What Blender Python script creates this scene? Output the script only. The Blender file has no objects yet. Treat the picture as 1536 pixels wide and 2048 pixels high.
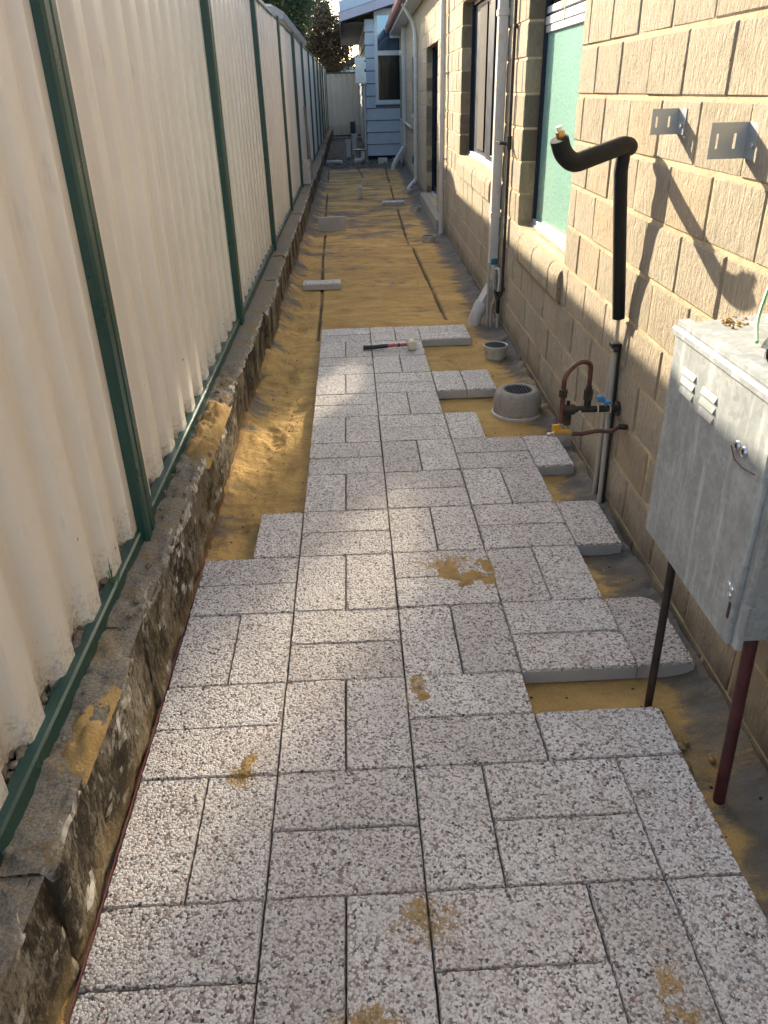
import bpy, math, random
import numpy as np
from mathutils import Vector, Matrix, Quaternion

random.seed(11)
rng = np.random.default_rng(7)
S = bpy.context.scene
C = S.collection

# ------------------------------------------------------------------ camera, sky, sun, exposure
cam_d = bpy.data.cameras.new('camera'); cam = bpy.data.objects.new('camera', cam_d); C.objects.link(cam)
YAW, PITCH, ROLL = 0.0306, 0.499916, -0.0270563
fw = Vector((math.sin(YAW)*math.cos(PITCH), math.cos(YAW)*math.cos(PITCH), -math.sin(PITCH)))
rt = Vector((math.cos(YAW), -math.sin(YAW), 0)); up = rt.cross(fw)
r2 = rt*math.cos(ROLL) + up*math.sin(ROLL); u2 = -rt*math.sin(ROLL) + up*math.cos(ROLL)
CAM = Vector((0.28219, -1.229434, 1.745135))
cam.matrix_world = Matrix(((r2.x, u2.x, -fw.x, CAM.x), (r2.y, u2.y, -fw.y, CAM.y), (r2.z, u2.z, -fw.z, CAM.z), (0, 0, 0, 1)))
FPX = 1545.87
cam_d.sensor_fit = 'HORIZONTAL'; cam_d.sensor_width = 36; cam_d.lens = 36*FPX/1536
cam_d.clip_start = 0.05; cam_d.clip_end = 3000
S.camera = cam

SUN = Vector((1, -2.05, -0.925)).normalized()
elev = math.asin(-SUN.z); azim = math.atan2(-SUN.x, -SUN.y)
W = bpy.data.worlds.new('World'); S.world = W; W.use_nodes = True
wt = W.node_tree; wt.nodes.clear()
sky = wt.nodes.new('ShaderNodeTexSky'); sky.sky_type = 'NISHITA'; sky.sun_disc = False
sky.sun_elevation = elev; sky.sun_rotation = azim; sky.altitude = 0; sky.air_density = 1.0; sky.dust_density = 1.6; sky.ozone_density = 1.0
bg = wt.nodes.new('ShaderNodeBackground'); bg.inputs['Strength'].default_value = 0.15
wo = wt.nodes.new('ShaderNodeOutputWorld')
wt.links.new(sky.outputs[0], bg.inputs[0]); wt.links.new(bg.outputs[0], wo.inputs[0])
sl = bpy.data.lights.new('sun', 'SUN'); sl.energy = 4.9; sl.angle = math.radians(0.6); sl.color = (1.0, 0.87, 0.67)
so = bpy.data.objects.new('sun', sl); C.objects.link(so); so.rotation_mode = 'QUATERNION'
so.rotation_quaternion = SUN.to_track_quat('-Z', 'Y'); so.location = (-20, 30, 20)

vs = S.view_settings
S.display_settings.display_device = 'sRGB'
vs.view_transform = 'Standard'; vs.look = 'None'; vs.gamma = 1; vs.exposure = 1.76; vs.use_curve_mapping = False
S.render.engine = 'CYCLES'
cy = S.cycles
cy.use_denoising = True; cy.use_guiding = True; cy.max_bounces = 6; cy.diffuse_bounces = 4; cy.glossy_bounces = 3; cy.transparent_max_bounces = 12
cy.caustics_reflective = True; cy.caustics_refractive = False; cy.blur_glossy = 0.0; cy.sample_clamp_indirect = 400.0
S.render.film_transparent = False

# ------------------------------------------------------------------ helpers
def setp(o, label=None, cat=None, group=None, kind=None):
    if label: o['label'] = label
    if cat: o['category'] = cat
    if group: o['group'] = group
    if kind: o['kind'] = kind
    return o

def empty(name, loc=(0, 0, 0), rz=0.0):
    o = bpy.data.objects.new(name, None); C.objects.link(o); o.location = loc; o.rotation_euler = (0, 0, rz)
    o.empty_display_size = 0.1
    return o

class MB:
    def __init__(s): s.v = []; s.f = []; s.m = []; s.sm = []
    def add(s, vs_, fs, mi=0, smooth=False):
        b = len(s.v); s.v += [tuple(p) for p in vs_]
        s.f += [tuple(b+i for i in f) for f in fs]; s.m += [mi]*len(fs); s.sm += [smooth]*len(fs); return s
    def box(s, x0, x1, y0, y1, z0, z1, mi=0, bev=0.0):
        if bev <= 0:
            v = [(x, y, z) for z in (z0, z1) for y in (y0, y1) for x in (x0, x1)]
            return s.add(v, [(0, 2, 3, 1), (4, 5, 7, 6), (0, 1, 5, 4), (2, 6, 7, 3), (0, 4, 6, 2), (1, 3, 7, 5)], mi)
        b = bev; v = []
        for (sx, X) in ((1, x0), (-1, x1)):
            for (sy, Y) in ((1, y0), (-1, y1)):
                for (sz, Z) in ((1, z0), (-1, z1)):
                    v += [(X, Y+sy*b, Z+sz*b), (X+sx*b, Y, Z+sz*b), (X+sx*b, Y+sy*b, Z)]
        idx = lambda i, j, k, a: (i*4+j*2+k)*3+a
        fs = []
        for i in (0, 1):
            q = [idx(i, 0, 0, 0), idx(i, 0, 1, 0), idx(i, 1, 1, 0), idx(i, 1, 0, 0)]; fs.append(q if i == 0 else q[::-1])
        for j in (0, 1):
            q = [idx(0, j, 0, 1), idx(1, j, 0, 1), idx(1, j, 1, 1), idx(0, j, 1, 1)]; fs.append(q if j == 0 else q[::-1])
        for k in (0, 1):
            q = [idx(0, 0, k, 2), idx(0, 1, k, 2), idx(1, 1, k, 2), idx(1, 0, k, 2)]; fs.append(q if k == 0 else q[::-1])
        for i in (0, 1):
            for j in (0, 1):
                q = [idx(i, j, 0, 0), idx(i, j, 0, 1), idx(i, j, 1, 1), idx(i, j, 1, 0)]; fs.append(q if (i+j) % 2 == 0 else q[::-1])
        for i in (0, 1):
            for k in (0, 1):
                q = [idx(i, 0, k, 2), idx(i, 0, k, 0), idx(i, 1, k, 0), idx(i, 1, k, 2)]; fs.append(q if (i+k) % 2 == 0 else q[::-1])
        for j in (0, 1):
            for k in (0, 1):
                q = [idx(0, j, k, 1), idx(0, j, k, 2), idx(1, j, k, 2), idx(1, j, k, 1)]; fs.append(q if (j+k) % 2 == 0 else q[::-1])
        for i in (0, 1):
            for j in (0, 1):
                for k in (0, 1):
                    q = [idx(i, j, k, 0), idx(i, j, k, 1), idx(i, j, k, 2)]; fs.append(q if (i+j+k) % 2 == 0 else q[::-1])
        return s.add(v, fs, mi)
    def tube(s, pts, r, n=12, mi=0, caps=True, smooth=True, rect=None):
        P = [Vector(p) for p in pts]; R = r if isinstance(r, (list, tuple)) else [r]*len(P)
        T = []
        for i in range(len(P)):
            a = P[max(i-1, 0)]; b = P[min(i+1, len(P)-1)]
            t = (b-a); T.append(t.normalized() if t.length > 1e-9 else Vector((0, 0, 1)))
        n0 = T[0].orthogonal().normalized() if abs(T[0].z) > .99 else T[0].cross(Vector((0, 0, 1))).normalized()
        if abs(T[0].z) > .99: n0 = Vector((1, 0, 0))
        vs_ = []
        for i in range(len(P)):
            if i: n0 = (T[i-1].rotation_difference(T[i]) @ n0)
            n0 = (n0 - T[i]*n0.dot(T[i])).normalized(); b0 = T[i].cross(n0)
            if rect:
                hx, hy = rect
                for cx, cy_ in ((-hx, -hy), (hx, -hy), (hx, hy), (-hx, hy)): vs_.append(P[i]+n0*cx*R[i]+b0*cy_*R[i])
            else:
                for k in range(n):
                    a = 2*math.pi*k/n; vs_.append(P[i]+n0*math.cos(a)*R[i]+b0*math.sin(a)*R[i])
        if rect: n = 4; smooth = False
        fs = [(i*n+k, i*n+(k+1) % n, (i+1)*n+(k+1) % n, (i+1)*n+k) for i in range(len(P)-1) for k in range(n)]
        s.add(vs_, fs, mi, smooth)
        if caps:
            b = len(s.v)-len(vs_)
            s.f += [tuple(b+k for k in range(n))[::-1], tuple(b+(len(P)-1)*n+k for k in range(n))]; s.m += [mi]*2; s.sm += [False]*2
        return s
    def lathe(s, prof, c=(0, 0, 0), n=28, mi=0, axis='z', smooth=True):
        vs_ = []
        for r, h in prof:
            for k in range(n):
                a = 2*math.pi*k/n; p = (r*math.cos(a), r*math.sin(a), h)
                if axis == 'x': p = (p[2], p[0], p[1])
                elif axis == 'y': p = (p[1], p[2], p[0])
                vs_.append((c[0]+p[0], c[1]+p[1], c[2]+p[2]))
        fs = [(i*n+k, i*n+(k+1) % n, (i+1)*n+(k+1) % n, (i+1)*n+k) for i in range(len(prof)-1) for k in range(n)]
        return s.add(vs_, fs, mi, smooth)
    def prism(s, poly, a0, a1, axis='y', mi=0):
        n = len(poly)
        f = {'y': lambda p, a: (p[0], a, p[1]), 'x': lambda p, a: (a, p[0], p[1]), 'z': lambda p, a: (p[0], p[1], a)}[axis]
        vs_ = [f(p, a0) for p in poly]+[f(p, a1) for p in poly]
        fs = [(k, (k+1) % n, n+(k+1) % n, n+k) for k in range(n)]+[tuple(range(n))[::-1], tuple(range(n, 2*n))]
        return s.add(vs_, fs, mi)
    def mesh(s, name, mats, sharp=None):
        me = bpy.data.meshes.new(name); me.from_pydata([tuple(p) for p in s.v], [], s.f)
        for m in (mats if isinstance(mats, (list, tuple)) else [mats]): me.materials.append(m)
        me.polygons.foreach_set('material_index', s.m); me.polygons.foreach_set('use_smooth', s.sm)
        me.update(); me.validate()
        import bmesh
        bm = bmesh.new(); bm.from_mesh(me); bmesh.ops.recalc_face_normals(bm, faces=bm.faces); bm.to_mesh(me); bm.free()
        if any(s.sm): me.set_sharp_from_angle(angle=math.radians(sharp or 40))
        return me
    def build(s, name, mats, parent=None, loc=None, rz=None, sharp=None):
        o = bpy.data.objects.new(name, s.mesh(name, mats, sharp)); C.objects.link(o)
        if parent: o.parent = parent
        if loc: o.location = loc
        if rz: o.rotation_euler = (0, 0, rz)
        return o

def bend(pts, rad, n=6):
    """round the corners of a polyline"""
    P = [Vector(p) for p in pts]; out = [P[0]]
    for i in range(1, len(P)-1):
        a = (P[i-1]-P[i]); b = (P[i+1]-P[i]); r = min(rad, a.length*.49, b.length*.49)
        A = P[i]+a.normalized()*r; B = P[i]+b.normalized()*r
        for k in range(n+1):
            t = k/n; out.append(A*(1-t)**2+P[i]*2*t*(1-t)+B*t*t)
    return out+[P[-1]]

def hash2(ix, iy, seed):
    h = (ix.astype(np.int64)*374761393+iy.astype(np.int64)*668265263+seed*1442695041) & 0xffffffff
    h = ((h ^ (h >> 13))*1274126177) & 0xffffffff
    return ((h ^ (h >> 16)) & 0xffff)/65535.0
def vn(x, y, seed=0):
    x = np.asarray(x, float); y = np.asarray(y, float)
    x, y = np.broadcast_arrays(x, y)
    ix = np.floor(x); iy = np.floor(y); fx = x-ix; fy = y-iy
    fx = fx*fx*(3-2*fx); fy = fy*fy*(3-2*fy)
    a = hash2(ix, iy, seed); b = hash2(ix+1, iy, seed); c = hash2(ix, iy+1, seed); d = hash2(ix+1, iy+1, seed)
    return (a*(1-fx)+b*fx)*(1-fy)+(c*(1-fx)+d*fx)*fy-.5
def fbm(x, y, seed=0, o=4):
    r = 0; a = 1.0
    for i in range(o): r = r+a*vn(x, y, seed+i*17); x = x*2.03; y = y*2.03; a *= .5
    return r

# ------------------------------------------------------------------ materials
class NT:
    def __init__(s, name):
        s.m = bpy.data.materials.new(name); s.m.use_nodes = True; s.t = s.m.node_tree; s.t.nodes.clear()
        s.out = s.t.nodes.new('ShaderNodeOutputMaterial')
    def n(s, typ, ins=None, **kw):
        nd = s.t.nodes.new('ShaderNode'+typ)
        for k, v in kw.items(): setattr(nd, k, v)
        for k, v in (ins or {}).items(): s.put(nd.inputs[k], v)
        return nd
    def put(s, sock, v):
        if isinstance(v, bpy.types.NodeSocket): s.t.links.new(v, sock)
        elif isinstance(v, bpy.types.Node): s.t.links.new(v.outputs[0], sock)
        else:
            if hasattr(sock.default_value, '__len__') and len(sock.default_value) == 4 and len(v) == 3: v = (*v, 1)
            sock.default_value = v
    def pos(s, scale=(1, 1, 1), obj=False, shift=None):
        if obj: src = s.n('TexCoord').outputs['Object']
        else: src = s.n('NewGeometry').outputs['Position']
        mp = s.n('Mapping', {'Vector': src, 'Scale': scale})
        if shift is not None: s.put(mp.inputs['Location'], shift)
        return mp.outputs[0]
    def noise(s, vec, scale, detail=4, rough=.55): return s.n('TexNoise', {'Vector': vec, 'Scale': scale, 'Detail': detail, 'Roughness': rough}).outputs[0]
    def voro(s, vec, scale, **kw): return s.n('TexVoronoi', {'Vector': vec, 'Scale': scale}, **kw)
    def ramp(s, fac, stops, interp='LINEAR'):
        r = s.n('ValToRGB', {'Fac': fac}); cr = r.color_ramp; cr.interpolation = interp
        while len(cr.elements) < len(stops): cr.elements.new(.5)
        for e, (p, c) in zip(cr.elements, stops):
            e.position = p; e.color = (c, c, c, 1) if not hasattr(c, '__len__') else (*c, 1)
        return r.outputs[0]
    def mix(s, fac, a, b, blend='MIX'):
        m = s.n('Mix', data_type='RGBA', blend_type=blend); s.put(m.inputs[0], fac); s.put(m.inputs[6], a); s.put(m.inputs[7], b); return m.outputs[2]
    def math(s, op, a, b=0.0, c=0.0, clamp=False):
        m = s.n('Math', operation=op, use_clamp=clamp); s.put(m.inputs[0], a); s.put(m.inputs[1], b)
        if op in ('MULTIPLY_ADD', 'SMOOTH_MIN'): s.put(m.inputs[2], c)
        return m.outputs[0]
    def sep(s, v): return s.n('SeparateXYZ', {0: v})
    def bump(s, h, strength, dist, normal=None):
        b = s.n('Bump', {'Height': h, 'Strength': strength, 'Distance': dist})
        if normal is not None: s.put(b.inputs['Normal'], normal)
        return b.outputs[0]
    def principled(s, col, rough, normal=None, metal=0.0, spec=.5, **ins):
        p = s.n('BsdfPrincipled'); s.put(p.inputs['Base Color'], col); s.put(p.inputs['Roughness'], rough)
        s.put(p.inputs['Metallic'], metal); s.put(p.inputs['Specular IOR Level'], spec)
        for k, v in ins.items(): s.put(p.inputs[k.replace('_', ' ')], v)
        if normal is not None: s.put(p.inputs['Normal'], normal)
        s.t.links.new(p.outputs[0], s.out.inputs[0]); return s.m

def plain(name, col, rough=.5, metal=0.0, var=.12, vscale=6.0, bump=.0, bscale=60, spec=.5, dirt=None):
    t = NT(name); p = t.pos()
    nz = t.noise(p, vscale, 5)
    lo = tuple(c*(1-var) for c in col); hi = tuple(min(1, c*(1+var)) for c in col)
    c = t.ramp(nz, [(.3, lo), (.7, hi)])
    if dirt:
        d = t.ramp(t.noise(p, 14, 6, .7), [(.52, 0.0), (.68, .8)]); c = t.mix(d, c, dirt)
    nrm = t.bump(t.noise(p, bscale, 4), bump, .01) if bump else None
    r = t.ramp(t.noise(p, 9, 3), [(.3, max(0, rough-.08)), (.7, min(1, rough+.08))])
    return t.principled(c, r, nrm, metal, spec)

def mat_aggregate():
    t = NT('exposed_aggregate')
    oi = t.n('ObjectInfo'); rnd = oi.outputs['Random']
    sh = t.n('CombineXYZ', {0: t.math('MULTIPLY', rnd, 37.0), 1: t.math('MULTIPLY', rnd, 91.0), 2: 0.0}).outputs[0]
    wp = t.n('NewGeometry').outputs['Position']
    p = t.n('VectorMath', {0: wp, 1: sh}, operation='ADD').outputs[0]
    warp = t.n('TexNoise', {'Vector': p, 'Scale': 185.0, 'Detail': 0.0})
    pv = t.n('VectorMath', {0: p, 1: t.n('VectorMath', {0: warp.outputs['Color'], 'Scale': .004}, operation='SCALE').outputs[0]}, operation='ADD').outputs[0]
    va = t.voro(pv, 158.0, feature='F1'); vc = t.voro(pv, 74.0, feature='F1')
    cells = [(0, (.83, .81, .78)), (.34, (.72, .695, .66)), (.60, (.60, .555, .515)), (.75, (.45, .385, .345)), (.83, (.33, .265, .235)), (.90, (.235, .215, .205)), (.965, (.095, .09, .092))]
    c = t.ramp(t.sep(va.outputs['Color']).outputs[0], cells, 'CONSTANT')
    big = t.math('MULTIPLY', t.math('GREATER_THAN', t.sep(vc.outputs['Color']).outputs[2], .93), t.math('LESS_THAN', vc.outputs['Distance'], .36))
    c = t.mix(big, c, t.ramp(t.sep(vc.outputs['Color']).outputs[0], [(0, (.06, .062, .07)), (.32, (.25, .14, .12)), (.6, (.74, .72, .69))], 'CONSTANT'))
    h = t.ramp(va.outputs['Distance'], [(.0, 1.0), (.45, .8), (.8, .1)])
    crev = t.ramp(h, [(.12, (.50, .475, .45)), (.5, (1, 1, 1))])
    c = t.mix(.8, c, crev, 'MULTIPLY')
    tone = t.ramp(rnd, [(0, (.80, .765, .735)), (.3, (.93, .90, .865)), (.7, (1.0, .975, .94)), (1, (.97, .91, .855))])
    c = t.mix(1.0, c, tone, 'MULTIPLY')
    soft = t.n('TexNoise', {'Vector': wp, 'Scale': 5.0, 'Detail': 5.0, 'Roughness': .65}).outputs['Color']
    sf = t.sep(soft)
    c = t.mix(t.ramp(sf.outputs[0], [(.55, 0.0), (.74, .45)]), c, (.60, .575, .545))
    c = t.mix(t.ramp(sf.outputs[1], [(.40, .22), (.62, 0.0)]), c, (.33, .275, .23))
    # loose yellow sand walked onto the pavers
    xy = t.sep(wp); acc = None
    for qi, (sx, sy, r) in enumerate(SPOTS):
        ax_ = (1.5, 1.1, .6, 1.3, .55, 1.7, .7, 1.2, 1.6)[qi % 9]
        dx = t.math('MULTIPLY', t.math('SUBTRACT', xy.outputs[0], sx), 1/(r*ax_)); dy = t.math('MULTIPLY', t.math('SUBTRACT', xy.outputs[1], sy), ax_*.8/r)
        k = t.math('SUBTRACT', 1.0, t.math('MULTIPLY_ADD', dx, dx, t.math('MULTIPLY', dy, dy)), clamp=True)
        acc = k if acc is None else t.math('MAXIMUM', acc, k)
    rag = t.n('TexNoise', {'Vector': wp, 'Scale': 17.0, 'Detail': 7.0, 'Roughness': .8, 'Distortion': 1.2}).outputs['Color']
    rg = t.sep(rag)
    mask = t.ramp(t.math('MULTIPLY_ADD', t.math('POWER', acc, .5), .40, t.math('MULTIPLY_ADD', rg.outputs[0], .85, t.math('MULTIPLY', warp.outputs[0], .18))), [(.86, 0.0), (.905, .95)])
    specks = t.ramp(t.math('MULTIPLY_ADD', rg.outputs[1], .7, t.math('MULTIPLY', sf.outputs[2], .45)), [(.715, 0.0), (.75, .85)])
    mask = t.math('MAXIMUM', mask, specks)
    sandc = t.ramp(warp.outputs[0], [(.3, (.30, .19, .075)), (.7, (.47, .315, .13))])
    c = t.mix(mask, c, sandc)
    return t.principled(c, .62, t.bump(h, .7, .004), spec=.35)

def mat_sand():
    t = NT('bedding_sand'); p = t.pos(); xy = t.sep(p)
    st = t.pos(scale=(.8, 1.5, 1)); st2 = t.pos(scale=(.9, 2.1, 1))
    n0 = t.sep(t.n('TexNoise', {'Vector': st, 'Scale': 1.3, 'Detail': 7.0, 'Roughness': .68, 'Distortion': .4}).outputs['Color'])
    n2 = t.sep(t.n('TexNoise', {'Vector': st2, 'Scale': 5.0, 'Detail': 6.0, 'Roughness': .72}).outputs['Color'])
    yel = t.ramp(n0.outputs[1], [(.28, (.35, .228, .092)), (.44, (.50, .330, .128)), (.55, (.59, .388, .146)), (.70, (.70, .455, .170))])
    yel = t.mix(.55, yel, t.ramp(n2.outputs[0], [(.3, (.62, .58, .54)), (.5, (1, 1, 1)), (.72, (1.25, 1.22, 1.15))]), 'MULTIPLY')
    fine = t.noise(p, 210, 3, .75)
    yel = t.mix(.6, yel, t.ramp(fine, [(.25, (.5, .47, .43)), (.75, (1.4, 1.35, 1.28))]), 'MULTIPLY')
    gry = t.ramp(n2.outputs[1], [(.3, (.10, .092, .08)), (.7, (.215, .20, .175))])
    gry = t.mix(.5, gry, t.ramp(fine, [(.25, (.6, .6, .6)), (.75, (1.35, 1.35, 1.35))]), 'MULTIPLY')
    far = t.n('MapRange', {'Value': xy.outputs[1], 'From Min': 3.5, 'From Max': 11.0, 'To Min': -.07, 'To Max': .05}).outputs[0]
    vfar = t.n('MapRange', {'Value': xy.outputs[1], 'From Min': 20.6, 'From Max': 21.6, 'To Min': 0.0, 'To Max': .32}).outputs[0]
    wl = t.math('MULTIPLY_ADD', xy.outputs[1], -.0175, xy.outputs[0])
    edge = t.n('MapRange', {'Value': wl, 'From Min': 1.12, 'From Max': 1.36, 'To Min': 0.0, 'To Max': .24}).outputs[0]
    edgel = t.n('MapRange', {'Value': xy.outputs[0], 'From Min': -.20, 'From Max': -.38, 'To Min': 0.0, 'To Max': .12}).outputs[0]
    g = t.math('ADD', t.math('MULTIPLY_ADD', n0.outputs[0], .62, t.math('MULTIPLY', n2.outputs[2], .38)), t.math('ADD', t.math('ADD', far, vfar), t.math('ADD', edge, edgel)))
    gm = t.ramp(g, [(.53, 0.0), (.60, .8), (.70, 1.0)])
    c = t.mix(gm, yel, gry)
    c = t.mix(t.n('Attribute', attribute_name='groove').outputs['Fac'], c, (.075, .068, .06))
    peb = t.voro(p, 34.0, feature='F1')
    pm = t.math('MULTIPLY', t.math('GREATER_THAN', t.sep(peb.outputs['Color']).outputs[0], .93), t.math('LESS_THAN', peb.outputs['Distance'], .2))
    c = t.mix(pm, c, t.ramp(t.sep(peb.outputs['Color']).outputs[1], [(0, (.05, .04, .03)), (.5, (.12, .09, .06)), (.8, (.33, .29, .22))], 'CONSTANT'))
    h = t.math('ADD', t.math('MULTIPLY', t.noise(p, 30, 7, .72), 1.0), t.math('MULTIPLY', n2.outputs[0], .3))
    return t.principled(c, .92, t.bump(h, .8, .018), spec=.15)

def mat_limestone():
    t = NT('weathered_limestone'); p = t.pos(); g = t.n('NewGeometry'); nz = t.sep(g.outputs['True Normal']).outputs[2]; z = t.sep(p).outputs[2]
    base = t.ramp(t.noise(p, 7, 6, .65), [(.3, (.15, .128, .098)), (.5, (.225, .195, .15)), (.7, (.31, .265, .19))])
    fine = t.noise(p, 120, 4, .7)
    base = t.mix(.7, base, t.ramp(fine, [(.3, (.55, .54, .52)), (.7, (1.35, 1.32, 1.28))]), 'MULTIPLY')
    sv = t.pos(scale=(1, 1, .32))
    mould = t.ramp(t.math('MULTIPLY_ADD', t.noise(sv, 5.0, 5, .6), .62, t.math('MULTIPLY', t.noise(sv, 75, 4, .75), .42)), [(.475, 0.0), (.56, .92)])
    side = t.ramp(nz, [(.35, 1.0), (.7, 0.0)])
    c = t.mix(t.math('MULTIPLY', mould, side), base, (.034, .028, .020))
    moss = t.ramp(t.noise(sv, 3.1, 5, .7), [(.57, 0.0), (.70, .65)])
    c = t.mix(t.math('MULTIPLY', moss, side), c, (.052, .055, .018))
    # yellow wash low on the face, lime bloom along the top arris
    low = t.ramp(t.math('ADD', z, t.math('MULTIPLY', t.noise(p, 6, 4), .14)), [(.03, .65), (.15, 0.0)])
    c = t.mix(t.math('MULTIPLY', low, side), c, (.30, .215, .105))
    bl = t.math('MULTIPLY', t.ramp(nz, [(.18, 0.0), (.45, 1.0), (.62, 1.0), (.88, 0.0)]), t.ramp(t.noise(p, 9, 5, .7), [(.43, 0.0), (.56, 1.0)]))
    bl2 = t.math('MULTIPLY', t.ramp(t.noise(sv, 8.5, 5, .75), [(.61, 0.0), (.70, .8)]), side)
    c = t.mix(t.math('MAXIMUM', bl, bl2), c, (.60, .56, .49))
    topm = t.ramp(nz, [(.55, 0.0), (.85, 1.0)])
    c = t.mix(topm, c, t.mix(.7, (.22, .195, .155), t.ramp(fine, [(.3, (.09, .08, .065)), (.5, (.24, .215, .17)), (.7, (.40, .36, .29))])))
    ys = t.ramp(t.math('MULTIPLY_ADD', t.noise(p, 5.5, 6, .65), .62, t.math('MULTIPLY', t.noise(p, 62, 5, .78), .52)), [(.56, 0.0), (.66, .75)])
    c = t.mix(t.math('MULTIPLY', ys, topm), c, t.ramp(fine, [(.3, (.24, .145, .045)), (.7, (.42, .27, .09))]))
    h = t.math('ADD', t.noise(p, 26, 8, .76), t.math('MULTIPLY', fine, .6))
    return t.principled(c, .95, t.bump(h, .8, .012), spec=.1)

def mat_block():
    t = NT('combed_concrete_block'); p = t.pos(); oi = t.n('ObjectInfo')
    s1 = t.pos(scale=(1, 1, .20)); s2 = t.pos(scale=(1, 1, .62))
    warp = t.n('VectorMath', {0: s1, 1: t.n('VectorMath', {0: t.n('TexNoise', {'Vector': p, 'Scale': 14.0}).outputs['Color'], 'Scale': .012}, operation='SCALE').outputs[0]}, operation='ADD').outputs[0]
    comb = t.noise(warp, 82, 3, .7); mid = t.noise(s2, 34, 6, .78); fine = t.noise(p, 330, 3, .7)
    base = t.ramp(t.noise(p, 2.6, 5, .6), [(.3, (.51, .445, .335)), (.55, (.58, .505, .385)), (.75, (.555, .47, .34))])
    rnd = t.ramp(oi.outputs['Random'], [(0, (.90, .885, .87)), (.4, (.98, .98, .98)), (.75, (1, 1, 1)), (1, (1.02, .955, .89))])
    c = t.mix(1.0, base, rnd, 'MULTIPLY')
    c = t.mix(.9, c, t.ramp(comb, [(.3, (.78, .76, .73)), (.62, (1.10, 1.10, 1.10))]), 'MULTIPLY')
    c = t.mix(.7, c, t.ramp(fine, [(.28, (.6, .58, .55)), (.65, (1.15, 1.15, 1.15))]), 'MULTIPLY')
    pit = t.voro(p, 26.0, feature='F1')
    pm = t.math('MULTIPLY', t.math('GREATER_THAN', t.sep(pit.outputs['Color']).outputs[0], .95), t.math('LESS_THAN', pit.outputs['Distance'], .10))
    c = t.mix(pm, c, (.06, .05, .04))
    damp = t.ramp(t.math('ADD', t.sep(p).outputs[2], t.math('MULTIPLY', t.noise(p, 5, 4), .22)), [(.08, .78), (.24, 0.0)])
    c = t.mix(damp, c, (.095, .085, .07))
    h = t.math('ADD', t.math('MULTIPLY', comb, .62), t.math('MULTIPLY', mid, 1.5))
    return t.principled(c, .93, t.bump(h, 1.0, .026), spec=.12)

def mat_galv():
    t = NT('galvanised_steel'); p = t.pos()
    st = t.pos(scale=(1, 1, .10)); sp = t.voro(p, 60.0, feature='F1')
    c = t.ramp(t.noise(p, 7, 5, .6), [(.3, (.27, .295, .30)), (.7, (.40, .425, .425))])
    c = t.mix(.55, c, t.ramp(t.sep(sp.outputs['Color']).outputs[0], [(0, (.7, .72, .74)), (1, (1.2, 1.2, 1.2))]), 'MULTIPLY')
    blot = t.ramp(t.noise(p, 11, 6, .7), [(.45, 0.0), (.62, .5)]); c = t.mix(blot, c, (.25, .265, .26))
    streak = t.ramp(t.noise(st, 30, 5, .65), [(.55, 0.0), (.68, .55)])
    c = t.mix(streak, c, (.60, .66, .65))
    grime = t.ramp(t.noise(t.pos(scale=(1, 1, .3)), 44, 5, .75), [(.62, 0.0), (.70, .55)])
    c = t.mix(grime, c, (.20, .19, .17))
    r = t.ramp(t.noise(p, 16, 5, .6), [(.3, .42), (.7, .62)])
    return t.principled(c, r, t.bump(t.noise(p, 8, 3), .12, .02), metal=.12)

def mat_frosted():
    t = NT('obscure_green_glass'); p = t.pos()
    v = t.voro(p, 85.0, feature='SMOOTH_F1'); n1 = t.noise(p, 60, 4, .75)
    c = t.ramp(n1, [(.33, (.21, .43, .345)), (.67, (.41, .64, .545))])
    fr = t.n('Fresnel', {'IOR': 3.5}); df = t.n('BsdfDiffuse'); t.put(df.inputs['Color'], c); t.put(df.inputs['Normal'], t.bump(t.math('ADD', v.outputs['Distance'], n1), .6, .006))
    gb = t.n('BsdfGlossy', {'Color': (1, 1, 1, 1), 'Roughness': .14}); mx = t.n('MixShader')
    t.t.links.new(fr.outputs[0], mx.inputs[0]); t.t.links.new(df.outputs[0], mx.inputs[1]); t.t.links.new(gb.outputs[0], mx.inputs[2]); t.t.links.new(mx.outputs[0], t.out.inputs[0]); return t.m

def mat_glass(name, tint, ior=1.6, rough=.03):
    t = NT(name)
    fr = t.n('Fresnel', {'IOR': ior})
    tr = t.n('BsdfTransparent', {'Color': (*tint, 1)}); gb = t.n('BsdfGlossy', {'Color': (1, 1, 1, 1), 'Roughness': rough})
    mx = t.n('MixShader'); t.t.links.new(fr.outputs[0], mx.inputs[0]); t.t.links.new(tr.outputs[0], mx.inputs[1]); t.t.links.new(gb.outputs[0], mx.inputs[2])
    t.t.links.new(mx.outputs[0], t.out.inputs[0]); return t.m

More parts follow.
